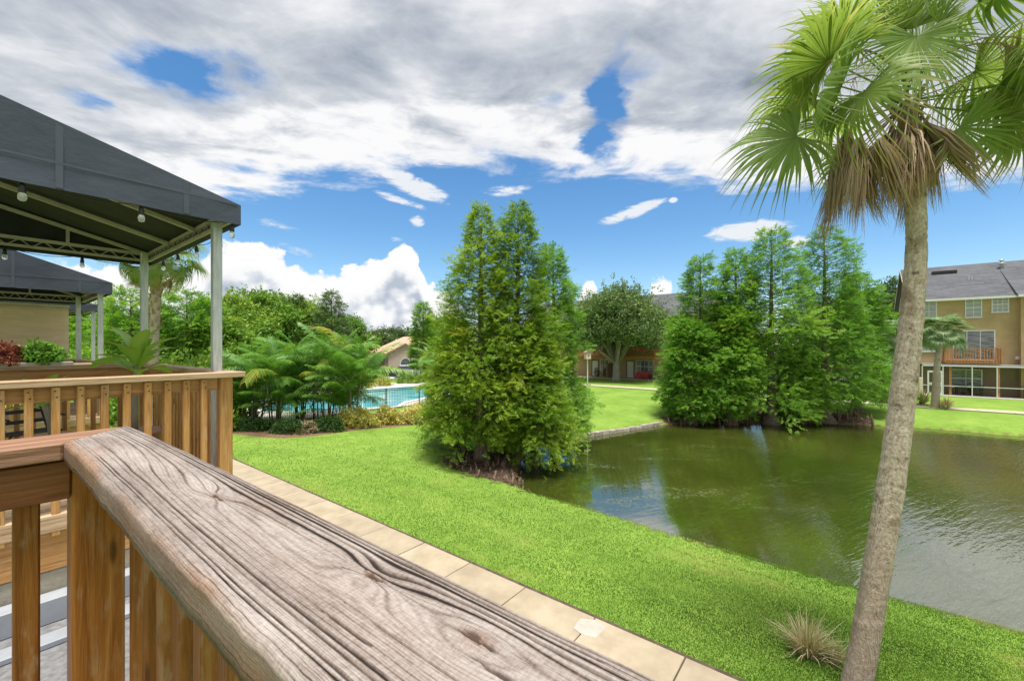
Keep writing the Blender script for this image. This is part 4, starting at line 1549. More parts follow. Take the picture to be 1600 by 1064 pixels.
# ---- palms
def fan_frond(seed, nseg=46, ln=1.0, pet=.9, spread=2.05, droop=.6, dead=False, mat=L_FAN, tint0=.5, curl=.25, wid=None, thread=.25, nod=0.0):
    """a costapalmate leaf along +Y: stalk, then pleated segments whose tips hang. Returns a mesh."""
    g = np.random.default_rng(seed)
    V, Fc, Tn = [], [], []
    o = 0
    K = 7
    sag = -.10 * pet
    hub = np.array([0, pet, sag])
    for i in range(nseg):
        a = -spread + 2 * spread * (i + .5) / nseg
        frac = abs(a) / spread
        L = ln * (1 - .38 * frac ** 2) * g.uniform(.90, 1.06)
        w0 = (wid or 1.25 * 2 * spread * .42 * ln / nseg)
        tt = np.linspace(0, 1, K + 1)
        # direction in the blade plane with an upward fold of the outer segments
        dirv = np.array([math.sin(a), math.cos(a), .0])
        upv = np.array([0, 0, 1.0])
        dr = droop * g.uniform(.75, 1.3)
        bend = dr * np.clip(tt - .42, 0, 1) ** 1.6 * 1.9
        cz = curl * frac * tt * .5 - bend * L * .62
        rad_ = L * (tt - .22 * np.clip(tt - .5, 0, 1) * dr)
        P = hub[None] + dirv[None] * rad_[:, None] + upv[None] * cz[:, None]
        P += np.cumsum(g.normal(0, .006, (K + 1, 3)), 0) * np.linspace(0, 1.6, K + 1)[:, None]
        side = np.array([math.cos(a), -math.sin(a), 0])
        cn, sn = math.cos(nod), math.sin(nod)
        q_ = P - hub
        P = hub + np.stack([q_[:, 0], q_[:, 1] * cn + q_[:, 2] * sn, -q_[:, 1] * sn + q_[:, 2] * cn], 1)
        side = np.array([side[0], side[1] * cn, -side[1] * sn])
        wprof = np.interp(tt, [0, .15, .45, .60, .8, 1], [.12, .42, 1.0, .72, .22 + thread * .2, .03]) * w0
        fold = .28 * wprof
        l = P - side[None] * (wprof / 2)[:, None]
        r = P + side[None] * (wprof / 2)[:, None]
        c = P + upv[None] * fold[:, None] * (1 if i % 2 else 1)
        q = np.stack([l, c, r], 1).reshape(-1, 3)
        V.append(q)
        for k in range(K):
            b = o + k * 3
            Fc += [(b, b + 1, b + 4, b + 3), (b + 1, b + 2, b + 5, b + 4)]
        base_t = tint0 + g.normal(0, .06)
        if dead:
            tv = base_t + .1 * tt + g.normal(0, .05, K + 1)
        else:
            tv = base_t - np.clip(tt - .52, 0, 1) * g.uniform(.3, 1.35) * .95 + .05
        Tn.append(np.repeat(tv, 3))
        o += len(q)
    # stalk: a shallow channel with thickness
    ks = 6
    for k in range(ks + 1):
        f = k / ks
        w = .030 * (1 - .55 * f)
        y, z = pet * f * 1.03, sag * f ** 1.5
        V.append(np.array([[-w / 2, y, z], [0, y, z - w * .45], [w / 2, y, z], [0, y, z + w * .2]]))
        Tn.append(np.full(4, .62 if not dead else .45))
        if k < ks:
            b = o + k * 4
            for j in range(4):
                Fc.append((b + j, b + (j + 1) % 4, b + 4 + (j + 1) % 4, b + 4 + j))
    return mesh_np('frond', np.concatenate(V), np.array(Fc), mat, True, {'tint': sat(np.concatenate(Tn))})


def dead_frond(seed, ln=1.15, pet=.75, mat=L_DEAD, nod=.85):
    """a collapsed dry fan: hangs as a closed, fraying bundle along +Y"""
    g = np.random.default_rng(seed)
    V, Fc, Tn = [], [], []
    o, K = 0, 7
    n = 105
    for i in range(n):
        a = g.uniform(0, 6.283)
        rr = g.uniform(.02, 1) ** .6
        tt = np.linspace(0, 1, K + 1)
        L = ln * g.uniform(.62, 1.08)
        wdt = np.interp(tt, [0, .25, .6, 1], [.03, .13, .17, .20]) * rr * g.uniform(.75, 1.25)
        P = np.stack([np.cos(a) * wdt, pet + L * tt, np.sin(a) * wdt * .7], 1) + np.cumsum(g.normal(0, .007, (K + 1, 3)), 0)
        q_ = P - np.array([0, pet, 0])
        ng = nod * np.clip(tt * 6, .4, 1)
        P = np.array([0, pet, 0]) + np.stack([q_[:, 0], q_[:, 1] * np.cos(ng) + q_[:, 2] * np.sin(ng), -q_[:, 1] * np.sin(ng) + q_[:, 2] * np.cos(ng)], 1)
        s = np.array([math.cos(a + 1.57 + g.normal(0, .5)), 0, math.sin(a + 1.57)])
        w = np.interp(tt, [0, .3, .62, 1], [.010, .019, .010, .001]) * g.uniform(.6, 1.4)
        q = np.stack([P - s * w[:, None] / 2, P + s * w[:, None] / 2], 1).reshape(-1, 3)
        V.append(q)
        Tn.append(np.repeat(.42 + g.normal(0, .16) + .12 * tt, 2))
        for k in range(K):
            b = o + 2 * k
            Fc.append((b, b + 1, b + 3, b + 2))
        o += len(q)
    for k in range(5):
        f = k / 4
        w = .028 * (1 - .4 * f)
        V.append(np.array([[-w / 2, pet * f, 0], [0, pet * f, -w * .4], [w / 2, pet * f, 0], [0, pet * f, w * .3]]))
        Tn.append(np.full(4, .6))
        if k < 4:
            b = o + 4 * k
            for j in range(4):
                Fc.append((b + j, b + (j + 1) % 4, b + 4 + (j + 1) % 4, b + 4 + j))
    return mesh_np('dead_frond', np.concatenate(V), np.array(Fc), mat, True, {'tint': sat(np.concatenate(Tn))})


def frond_rot(az, el, roll=0.0):
    """turn +Y to the azimuth az (from +X, anticlockwise) and elevation el"""
    return (Matrix.Rotation(az - math.pi / 2, 4, 'Z') @ Matrix.Rotation(el, 4, 'X') @ Matrix.Rotation(roll, 4, 'Y')).to_euler()


def pinnate(seed, ln=1.8, pairs=26, leaf=.42, arch=1.0, mat=L_ARECA, tint0=.5, wid=.034, hang=.5):
    """an arching feather leaf along +Y"""
    g = np.random.default_rng(seed)
    V, Fc, Tn = [], [], []
    o = 0
    n = 14
    tt = np.linspace(0, 1, n + 1)
    ang = R(62) - arch * tt * R(105)
    yy = np.r_[0, np.cumsum(np.cos(ang[:-1]) * ln / n)]
    zz_ = np.r_[0, np.cumsum(np.sin(ang[:-1]) * ln / n)]
    for k in range(n + 1):
        w = .016 * (1 - .8 * tt[k]) + .003
        V.append(np.array([[-w, yy[k], zz_[k]], [0, yy[k], zz_[k] - w], [w, yy[k], zz_[k]]]))
        Tn.append(np.full(3, .78))
        if k < n:
            b = o + k * 3
            Fc += [(b, b + 1, b + 4, b + 3), (b + 1, b + 2, b + 5, b + 4)]
    o += 3 * (n + 1)
    for i in range(pairs):
        t = .22 + .78 * (i + .5) / pairs
        p = np.array([0, np.interp(t, tt, yy), np.interp(t, tt, zz_)])
        a = np.interp(t, tt, ang)
        f = np.array([0, math.cos(a), math.sin(a)])
        u = np.array([0, -math.sin(a), math.cos(a)])
        L = leaf * math.sin(math.pi * (.22 + .70 * t)) ** .7 * g.uniform(.88, 1.1)
        for s in (-1, 1):
            d = np.array([s * .82, 0, 0]) + f * (.50 + .5 * t) + u * (.32 + g.normal(0, .08))
            d /= np.linalg.norm(d)
            nn = np.cross(d, f)
            q = []
            for k, (x, ww) in enumerate(((0, .35), (.38, 1), (.72, .75), (1, .04))):
                c = p + d * L * x + np.array([0, 0, -1]) * hang * L * x ** 2.2 * g.uniform(.8, 1.2)
                h = np.cross(d, u)
                h = f * .9 + u * .1
                q += [c - h * wid * ww / 2, c + h * wid * ww / 2]
            V.append(np.array(q))
            Tn.append(np.full(8, tint0 + g.normal(0, .07)))
            for k in range(3):
                b = o + 2 * k
                Fc.append((b, b + 1, b + 3, b + 2))
            o += 8
    return mesh_np('frond', np.concatenate(V), np.array(Fc), mat, True, {'tint': sat(np.concatenate(Tn))})

# ------------------------------------------------------------------ the foreground fan palm
PX, PY = 4.18, 5.12
palm = thing('fan_palm', 'tall leaning fan palm with a pale ringed trunk and a skirt of dead fronds', 'palm', (PX, PY, gz1(PX, PY) - .05), 0)
pz = palm.location.z


def build_trunk(path, rads, n=28, per=60, mat=PBARK, seed=5, rough=.007):
    """ringed palm stem with an uneven surface"""
    g = np.random.default_rng(seed)
    path = np.array(path, float)
    seg = np.r_[0, np.cumsum(np.linalg.norm(np.diff(path, axis=0), axis=1))]
    L = seg[-1]
    N = int(L * per)
    s = np.linspace(0, L, N)
    P = np.stack([np.interp(s, seg, path[:, k]) for k in range(3)], 1)
    kern = np.hanning(max(3, int(per * .7) | 1))
    kern /= kern.sum()
    for k in range(3):
        pad = len(kern) // 2
        e = np.r_[2 * P[0, k] - P[1:pad + 1, k][::-1], P[:, k], 2 * P[-1, k] - P[-pad - 1:-1, k][::-1]]
        P[:, k] = np.convolve(e, kern, 'valid')
    r_ = np.interp(s, seg, rads)
    a = np.linspace(0, 2 * np.pi, n, endpoint=False)
    A, S = np.meshgrid(a, s)
    rn = vnoise(S * 22 + .6 * np.sin(A * 2 + S), A * 0, seed) - .5
    rr = r_[:, None] * (1 + .035 * (fbm(S * 1.6, A * 1.0, 3, seed) - .5)) + rough * rn + rough * .8 * (fbm(S * 9, A * 5, 3, seed + 3) - .5) * 2
    V = np.stack([P[:, None, 0] + rr * np.cos(A), P[:, None, 1] + rr * np.sin(A), np.repeat(P[:, 2:3], n, 1)], -1).reshape(-1, 3)
    ii = np.arange(N * n).reshape(N, n)
    f = np.stack([ii[:-1], np.roll(ii, -1, 1)[:-1], np.roll(ii, -1, 1)[1:], ii[1:]], -1).reshape(-1, 4)
    return mesh_np('trunk', V, f, mat, True)


def rel(px, py, d=PY):
    """a point of the palm, in metres from its base, at the palm's own distance"""
    return ((px - 800) / F * d - PX, d - PY, H - (py - 540) / F * d - pz)


tpath = [(-.04, 0, 0), rel(1352, 1000), rel(1372, 880), rel(1392, 760), rel(1408, 640), rel(1424, 500), rel(1432, 400), rel(1431, 300), rel(1424, 220), rel(1416, 165)]
pxw = [62, 58, 56, 54, 51, 46, 41, 39, 41, 38]
put('trunk', build_trunk(tpath, [w * .64 / 2 / F * PY for w in pxw]), palm)
top = np.array(tpath[-1])
# leaf bases and old boots near the crown
for i in range(26):
    a = i * 2.4
    h_ = -.62 + .70 * i / 26
    me = MB()
    o = put('leaf_base', MB().prism([(-.035, 0), (.035, 0), (.016, .17), (-.016, .17)], 1, 0, .022).mesh('leaf_base', PETID, bevel=.003) if i == 0 else boot, palm,
            tuple(top + np.array([math.cos(a) * .105 + (.03 if h_ < -.3 else 0), math.sin(a) * .105, h_])), (R(-22 + 8 * math.sin(i)), 0, a - math.pi / 2))
    if i == 0:
        boot = o.data
fr_var = [fan_frond(100 + i, 54, 1.02, 1.05, 2.1, .75 + .10 * i, tint0=.44 + .05 * i, nod=.15 + .12 * i) for i in range(5)]
fr_old = [fan_frond(130 + i, 50, .98, 1.0, 1.8, 1.0, tint0=.34 + .05 * i, nod=.95 + .1 * i) for i in range(3)]
fr_new = [fan_frond(140 + i, 44, .85, .75, 1.25, .35, tint0=.62) for i in range(2)]
fr_face = fan_frond(151, 60, 1.02, 1.0, 2.05, .18, tint0=.60, nod=0)
yel = fan_frond(150, 46, .72, .42, 1.9, .25, tint0=.50)
dv = [dead_frond(160 + i, .92 + .08 * i, .85, nod=(.75, .95, 1.1, .6)[i]) for i in range(4)]
dn = [dead_frond(170 + i, 1.0, .30, nod=.25) for i in range(2)]
fronds = [
    (186, 24, 1.08, 20, 0), (196, 0, 1.16, 62, 2), 
    (150, 24, 1.05, 5, 2), (170, 52, 1.0, 30, 4), 
    (2, 14, 1.12, -20, 0), (-14, 4, 1.10, 30, 2), (14, 28, 1.12, -35, 3), (-40, 10, .95, 4, 3), 
    (95, 20, 1.0, 6, 2), (125, 30, 1.0, -6, 3), (80, -6, .9, 6, 4), 
    (300, 50, .95, 0, 2), (330, 60, 1.0, 0, 3), (140, 66, 1.0, 0, 0), (40, 62, 1.0, 0, 4),
    (174, -10, 1.2, -62, 1), (206, -2, 1.05, 20, 6),
    (-6, -8, 1.1, -40, 5), (2, 12, 1.18, -60, 5)]
for i, (az, el, s_, ro, k) in enumerate(fronds):
    me = fr_var[k] if k < 5 else fr_old[k - 5]
    put('frond', me, palm, tuple(top + np.array([.05 * math.cos(R(az)), .05 * math.sin(R(az)), .02 + .003 * el])), frond_rot(R(az), R(el), R(ro)), s_ * .93)
# one fan hanging down in front, on a stalk that arches over from the crown
hub = np.array(rel(1400, 74)) + np.array([0, -.34, 0])
o = put('frond', fr_face, palm, tuple(hub + np.array([.02, .17, .93])), frond_rot(R(262), R(-80), 0), .98)
e_ = np.array(o.location)
MB().tube([top + np.array([0, 0, .1]), top * .6 + e_ * .4 + np.array([.02, .05, .28]), top * .2 + e_ * .8 + np.array([0, .06, .25]), e_], [.02, .016, .014, .013], 6).build('stalk', PETI, palm, True)
for i, (az, el) in enumerate(((200, 78), (20, 74), (100, 80), (300, 72), (250, 84))):
    put('frond', fr_new[i % 2], palm, tuple(top + np.array([0, 0, .12])), frond_rot(R(az), R(el), 0), .95)
put('frond', yel, palm, tuple(top + np.array([.06, -.16, -.06])), frond_rot(R(-16), R(-40), R(80)), 1.15)
put('frond', yel, palm, tuple(top + np.array([-.04, .14, -.22])), frond_rot(R(165), R(-46), R(-60)), .85)
# the skirt of dead fronds
for i, (dx, dy, dz, az, el, s_, k) in enumerate([
        (-.08, -.06, -.05, 190, -34, 1.05, 0), (-.08, .04, -.02, 172, -38, 1.08, 1), (-.08, -.08, -.06, 204, -42, .98, 2), (-.06, .08, -.05, 160, -44, 1.0, 3), (-.08, -.02, .0, 183, -48, 1.0, 3),
        (-.06, -.10, -.05, 222, -50, .9, 1), (-.08, .02, -.08, 178, -56, .92, 0), (-.04, .1, -.05, 150, -52, .9, 2), (-.08, -.05, -.02, 197, -60, .85, 2), (-.1, .0, .02, 186, -28, 1.0, 2),
        (.05, -.08, -.10, -60, -62, .70, 1), (.08, .02, -.02, 4, -56, .66, 0), (.06, .07, -.1, 30, -64, .8, 3), (.08, -.04, -.04, -28, -50, .62, 2), (-.03, -.1, -.1, 250, -66, .75, 0)]):
    put('dead_frond', dv[k], palm, tuple(top + np.array([dx, dy, dz])), frond_rot(R(az), R(el), R((-1) ** i * 8)), s_ * .9)
for i, (az, el, dz) in enumerate(((200, -72, -.05), (-20, -70, .0), (20, -74, -.05), (-50, -72, -.02), (235, -74, -.1), (160, -72, -.05))):
    put('dead_frond', dn[i % 2], palm, tuple(top + np.array([.09 * math.cos(R(az)), .09 * math.sin(R(az)), dz])), frond_rot(R(az), R(el), R(50 * i)), 1.0)
# dry flower stalks
st = MB()
g_ = np.random.default_rng(3)
for i in range(9):
    a = R(g_.uniform(-40, 40) + (180 if i % 3 == 0 else 0))
    L = g_.uniform(.8, 1.5)
    pts = [tuple(top + np.array([math.cos(a) * L * f, math.sin(a) * L * f, .25 + 1.1 * L * f - 1.15 * L * f * f])) for f in np.linspace(0, 1, 7)]
    st.tube(pts, [.010 * (1 - .6 * f) for f in np.linspace(0, 1, 7)], 5, False)
    for j in range(9):
        f = g_.uniform(.45, 1)
        p = np.array(pts[int(f * 6)])
        st.tube([tuple(p), tuple(p + g_.normal(0, .05, 3) + np.array([0, 0, -.10])), tuple(p + g_.normal(0, .07, 3) + np.array([0, 0, -.30]))], [.004, .003, .001], 4, False)
st.build('flower_stalk', PETID, palm, True)


# ------------------------------------------------------------------ cypress clump on the near bank
CY = 'cypresses on the near bank'
for px, d, h_, rad, mat, seed, nb_, base, sh, t0, dr, ln_, lab in (
        (752, 16.4, 9.85, 2.35, L_CYP, 21, 270, .10, 1.02, .42, .5, 0, 'yellowish green cypress at the front of the near bank clump, leftmost top of three'),
        (806, 17.2, 10.35, 2.25, L_CYP, 22, 260, .10, .98, .32, .4, .1, 'tall fresh green cypress with the highest tip in the near bank clump'),
        (868, 20.0, 9.6, 1.8, L_CYPD, 23, 220, .08, .85, .46, .3, -.15, 'slender darker cypress at the right end of the near bank clump'),
        (835, 17.0, 5.6, 1.9, L_CYP, 24, 160, .15, .85, .40, .6, 0, 'short bushy cypress hanging over the water at the foot of the near bank clump'),
        (712, 18.2, 5.2, 1.6, L_CYP, 25, 130, .16, .85, .36, .4, 0, 'low spreading cypress at the left foot of the near bank clump')):
    x_, y_ = atd(px, d)
    cypress('cypress_tree', lab, x_, y_, h_, rad, mat, seed, CY, int(nb_ * 1.15), 37, .29, base, shape=sh, tint0=t0, droop=dr, lean=(ln_, 0), z0=max(gz1(x_, y_), ZW - .1) - .05)


def knees(name, label, pts, seed, hmax=.4, mat=KNEE):
    g = np.random.default_rng(seed)
    b = MB()
    for (x, y) in pts:
        h = g.uniform(.12, hmax)
        z = gz1(x, y) - .05
        r = g.uniform(.03, .07)
        lx, ly = g.normal(0, .05, 2)
        b.tube([(x, y, z), (x + lx * .4, y + ly * .4, z + h * .5), (x + lx, y + ly, z + h)], [r * 1.5, r * .8, r * .35], 6)
    for i in range(int(len(pts) * 2.2)):
        x, y = pts[g.integers(0, len(pts))]
        x, y = x + g.normal(0, .25), y + g.normal(0, .25)
        z = gz1(x, y)
        a = g.uniform(0, 6.28)
        L = g.uniform(.15, .5)
        b.tube([(x, y, z), (x + math.cos(a) * L * .5, y + math.sin(a) * L * .5, z + g.uniform(.02, .10)), (x + math.cos(a) * L, y + math.sin(a) * L, z)], .012, 4, False)
    o = b.build(name, mat, None, True)
    tag(o, label, 'roots', kind='stuff')
    return o


kp = []
while len(kp) < 150:
    x, y = rng.uniform(-2.8, 1.4), rng.uniform(13.2, 18.5)
    if sdf(MUD, np.array([x]), np.array([y]))[0] < .1:
        kp.append((x, y))
knees('cypress_knees', 'brown cypress knees and roots on the dark mud below the near clump', kp, 4, .34)

# ------------------------------------------------------------------ cypress clump across the water
CF = 'cypresses across the pond'
for (px, d, ytop, rad, seed, mat, lab, sh, t0) in (
        (1094, 26.9, 404, 2.5, 31, L_CYPD, 'rounded left tree of the cypress group across the pond', .75, .42),
        (1150, 26.6, 390, 2.2, 32, L_CYPD, 'narrow topped cypress, second from the left across the pond', .85, .42),
        (1205, 26.0, 360, 3.0, 33, L_CYPD, 'tallest broad cypress in the middle of the group across the pond', .62, .50),
        (1288, 26.1, 358, 3.0, 34, L_CYPD, 'open crowned darker cypress at the right of the group across the pond', .72, .34),
        (1338, 27.8, 432, 2.3, 35, L_CYPD, 'lower cypress at the far right end of the group across the pond', .7, .36),
        (1078, 26.0, 500, 1.75, 36, L_CYPD, 'low drooping cypress at the left front of the group, touching the water', .6, .42),
        (1142, 25.8, 478, 1.7, 37, L_CYPD, 'light green weeping cypress in front of the group across the pond', .6, .46),
        (1245, 26.2, 548, 1.6, 38, L_CYPD, 'short leafy cypress under the tall pair across the pond', .6, .44)):
    x_, y_ = atd(px, d)
    z0 = max(gz1(x_, y_), ZW - .1) - .05
    hh = H - (ytop - 540) / F * d - z0
    t = cypress('cypress_tree', lab, x_, y_, hh, rad, mat, seed, CF, int(130 + hh * 6.5), 34, .38, .115, z0=z0, shape=sh, tint0=t0, droop=.55, buttress=1.0, clump=1.15)
    g = np.random.default_rng(seed)
    for k in range(9):
        a = k * .7 + g.normal(0, .1)
        MB().tube([(math.cos(a) * .42, math.sin(a) * .42, -.1), (math.cos(a) * .24, math.sin(a) * .24, .5), (math.cos(a) * .15, math.sin(a) * .15, 1.1), (math.cos(a) * .10, math.sin(a) * .10, 2.4)], [.11, .08, .06, .04], 6, False).build('root_flute', KNEE, t, True)
kp = []
while len(kp) < 170:
    x, y = rng.uniform(9.2, 22.2), rng.uniform(24.6, 27.2)
    if sdf(MUD2, np.array([x]), np.array([y]))[0] < .0 and sdf(POND, np.array([x]), np.array([y]))[0] > -.5:
        kp.append((x, y))
knees('cypress_knees', 'reddish brown cypress knees and roots along the far waterline', kp, 6, .75)
# low stone edging at the inlet
edge = thing('stone_edging', 'low weathered stone edging along the far left shore of the pond', 'edging', (*wp(965, 674), ZW), 0)
e0 = np.array(wp(892, 686))
e1 = np.array(wp(1045, 661))
for k in range(15):
    f = (k + .5) / 15
    c = e0 * (1 - f) + e1 * f + np.array([0, .12])
    c = c + np.array([-.0, -.25 * math.sin(math.pi * f)])
    L = np.linalg.norm(e1 - e0) / 15 * .96
    a = math.atan2(*(e1 - e0)[::-1]) + rng.normal(0, .06)
    o = put('edging_stone', MB().box(-L / 2, L / 2, -.12, .12, -.25, .17 + rng.normal(0, .015)).mesh('edging_stone', ROCK, bevel=.025), edge,
            (c[0] - edge.location.x, c[1] - edge.location.y, rng.normal(0, .012)), (rng.normal(0, .04), 0, a))
x_, y_ = wp(881, 692)
o = MB().box(-.55, .55, -.35, .35, 0, .12).build('shore_slab', simple('pale grey board', (.42, .43, .42), (.58, .58, .56), 5, .8), None, bevel=.02, loc=(x_, y_, ZW - .03))
tag(o, 'small pale slab lying at the water edge beside the near cypress clump', 'slab')

# ------------------------------------------------------------------ palms and shrubs by the pool
AR = [pinnate(200 + i, 2.7 + .2 * i, 30, .66, .45 + .13 * i, tint0=(.36, .48, .55, .44, .86)[i], hang=.5 + .08 * i, wid=.060) for i in range(5)]


def areca(label, x, y, h, nst, seed, yellow=0.1, sc=1.0):
    g = np.random.default_rng(seed)
    t = thing('cane_palm', label, 'palm', (x, y, gz1(x, y) - .03), 0, 'cane palms in front of the pool')
    for k in range(nst):
        a = g.uniform(0, 6.28)
        r0 = g.uniform(.05, .38)
        hh = h * (g.uniform(.34, .60) if k < nst - 3 else g.uniform(.06, .2))
        ln = g.uniform(.05, .40)
        b0 = np.array([math.cos(a) * r0, math.sin(a) * r0, 0])
        tp = b0 + np.array([math.cos(a) * ln, math.sin(a) * ln, hh])
        MB().tube([b0, b0 * .5 + tp * .5 + np.array([0, 0, .05]), tp], [.045, .038, .030], 7).build('cane', STEMG, t, True)
        nf = 6
        az0 = g.uniform(0, 6.28)
        for j in range(nf):
            az = az0 + j * 2.4
            me = AR[g.integers(0, 4)] if g.uniform() > yellow else AR[4]
            put('frond', me, t, tuple(tp), frond_rot(az, R(g.uniform(-20, 30)), g.normal(0, .25)), sc * g.uniform(.75, 1.1))
    return t


for px, py, h, ns, sd_, lab in ((398, 662, 4.4, 5, 1, 'leftmost cane palm clump, just right of the timber deck corner'), (432, 666, 4.6, 6, 2, 'cane palm clump with pale arching fronds, second from the left'),
                               (468, 655, 5.3, 6, 3, 'tallest dark green cane palm clump in the middle of the row'), (508, 660, 5.0, 6, 4, 'cane palm clump with yellow fronds before the pool'),
                               (548, 662, 4.7, 6, 5, 'rightmost cane palm clump, its fronds over the pool water')):
    x_, y_ = gp(px, py)
    areca(lab, x_, y_, h, ns + 3, sd_, .16 if px == 508 else .05)
for px, d, sd_, lab in ((716, 40, 8, 'yellowish bushy palm behind the far end of the pool'), (690, 44, 9, 'pale green palm clump left of the far pool end')):
    x_, y_ = atd(px, d)
    areca(lab, x_, y_, 4.6, 7, sd_, .35, 1.05)['group'] = 'palms behind the pool'

GR_H = 'clipped bushes along the pool bed'
for px, py, rx, ry, hh, mat, sd_, lab, lf, t0 in (
        (395, 672, 1.05, .55, .75, L_HEDGE, 1, 'dark low bush at the left end of the mulch bed', .10, .4), (452, 676, .95, .5, .70, L_HEDGE, 2, 'dark low bush beside a brown gap in the mulch bed', .10, .45),
        (512, 673, .85, .5, .72, L_HEDGE, 3, 'dark low bush next to the yellow shrubs', .10, .5),
        (558, 666, .95, .6, 1.0, L_CROT, 4, 'widest yellow green variegated shrub, leftmost of the three', .13, .72), (607, 662, .60, .5, .95, L_CROT, 5, 'smallest yellow green variegated shrub, in the middle', .13, .72),
        (648, 661, .95, .6, 1.05, L_CROT, 6, 'yellow green variegated shrub nearest the cypress clump', .13, .72)):
    x_, y_ = gp(px, py)
    shrub('bush', lab, 'bush', x_, y_, rx * 1.18, ry, hh, mat, sd_, GR_H, 600, lf, t0)
x_, y_ = gp(482, 676)
shrub('bush', 'brownish thin bush between two dark low bushes', 'bush', x_, y_, .45, .4, .6, L_DEAD, 12, GR_H, 150, .09, .5)

# beyond the pool: hedge of croton and the pool furniture
for px, py, sd_, rx, lab in ((560, 607, 21, 1.5, 'yellow hedge bush behind the pool, left'), (592, 603, 22, 1.5, 'yellow hedge bush behind the pool, next to the white table'),
                        (640, 599, 23, 1.5, 'greener hedge bush behind the pool, right of the white table'), (676, 597, 24, 1.5, 'hedge bush behind the pool by the far fence corner')):
    x_, y_ = gp(px, py)
    shrub('bush', lab, 'bush', x_, y_, rx, .8, 1.25, L_CROT if sd_ < 23 else L_BG, sd_, 'hedge bushes behind the pool', 420, .16, .42, z0=.02)
x_, y_ = gp(607, 601.5)
t = thing('pool_table', 'round white table on the far pool terrace', 'table', (x_, y_, .03), 0)
MB().lathe([(.62, .70), (.64, .72), (.62, .75)], 16).build('table_top', WHITE, t)
MB().lathe([(.05, 0), (.05, .70)], 8).build('leg', WHITE, t)
MB().lathe([(.32, 0), (.30, .04)], 10).build('base', WHITE, t)
x_, y_ = gp(561, 606)
t = thing('ring_buoy', 'white ring buoy on a stand left of the far pool edge', 'life ring', (x_, y_, .03), 0)
MB().tube([(0, 0, 0), (0, 0, 1.35)], .03, 6).build('stand', WHITE, t)
b = MB()
b.tube([(math.cos(a) * .42, -.06, 1.55 + math.sin(a) * .42) for a in np.linspace(0, 2 * math.pi, 20)], .10, 8, False)
b.build('ring', WHITE, t, True)

# pool fences
def picket_fence(label, pts, ht, n_pick=.115, lbl_group='pool fences', th=.016):
    a0 = np.array(pts[0])
    t = thing('pool_fence', label, 'fence', (*a0, 0), 0, lbl_group)
    pm = MB().box(-th / 2, th / 2, -th / 2, th / 2, .06, ht - .03).mesh('picket', IRON)
    pst = MB().box(-.035, .035, -.035, .035, 0, ht + .03).mesh('post', IRON)
    for p, q in zip(pts[:-1], pts[1:]):
        p, q = np.array(p) - a0, np.array(q) - a0
        L = np.linalg.norm(q - p)
        d = (q - p) / L
        for z in (.12, ht - .12, ht):
            MB().bar((*p, z), (*q, z), .03, .035).build('rail', IRON, t)
        n = int(L / n_pick)
        for k in range(1, n):
            c = p + d * k * L / n
            put('picket', pm, t, (*c, 0))
        m = max(1, int(L / 2.0))
        for k in range(m + 1):
            c = p + d * k * L / m
            put('post', pst, t, (*c, 0))
    return t


picket_fence('black picket fence along the near side of the pool', [gp(395, 673), gp(490, 657), gp(545, 647), gp(655, 635), gp(722, 629.5)], 1.38)
picket_fence('thin black fence along the far side of the pool', [gp(520, 603), gp(600, 596.5), gp(735, 592)], 1.35, .22)

# ------------------------------------------------------------------ trees behind, on the left
LB = 'trees behind the pool and decks'
x_, y_ = atd(241, 19.5)
p2 = thing('fan_palm', 'shaggy trunked fan palm behind the canopy post', 'palm', (x_, y_, -.05), 0)
put('trunk', build_trunk([(0, 0, 0), (-.05, 0, 2), (0, 0, 4.9), (.10, 0, 7.0), (.16, 0, 8.3)], [.24, .20, .18, .20, .19], 18, 30, PBARK, 9, .02), p2)
for i in range(46):
    a = i * 2.39996
    h_ = 5.0 + 3.2 * i / 46
    put('leaf_base', boot, p2, (.1 * (h_ - 4.5) / 3 + math.cos(a) * .18, math.sin(a) * .18, h_), (R(-16 + 14 * math.sin(i * 1.3)), R(10 * math.sin(i * 2.1)), a - math.pi / 2), (1.6, 1.6, 1.5))
for i in range(26):
    a = i * 2.39996
    el = 62 - i * 4.0 + 8 * math.sin(i)
    put('frond', fr_var[i % 5] if el > -10 else fr_old[i % 3], p2, (.16 + .06 * math.cos(a), .06 * math.sin(a), 8.30), frond_rot(a, R(el), R(8 * math.sin(i * 3))), 1.15)
for i in range(7):
    a = i * .9 + .3
    put('dead_frond', dv[i % 4], p2, (.14 + .1 * math.cos(a), .1 * math.sin(a), 8.1), frond_rot(a, R(-58 - 4 * (i % 3)), i), .95)

for px, d, ytop, rad, sd_, lab, mat in (
        (205, 30, 456, 2.9, 41, 'layered light green cypress between the canopy posts', L_CYPD), (292, 32, 458, 2.9, 42, 'layered cypress to the right of the shaggy palm', L_CYPD),
        (325, 36, 470, 2.3, 43, 'thin greyish cypress left of the right canopy post', L_CYPD), (150, 33, 476, 2.6, 44, 'cypress beside the second canopy', L_CYPD), (245, 37, 480, 2.6, 48, 'pale cypress directly behind the shaggy palm', L_CYPD),
        (518, 44, 456, 2.2, 45, 'conical tree at the right end of the rounded trees behind the cane palms', L_OAK), (464, 46, 462, 1.8, 46, 'conical tree with a bare brown top behind the cane palms', L_OAK),
        (662, 54, 473, 1.8, 47, 'conical dark cypress right of the tiled house', L_CYPD)):
    x_, y_ = atd(px, d)
    hh = H - (ytop - 540) / F * d
    cypress('cypress_tree', lab, x_, y_, hh, rad, mat, sd_, LB, int(80 + 5 * hh), 18, .66, .12, z0=0, shape=.62 if px < 350 else .85, tint0=.46, droop=.3, clump=1.3)
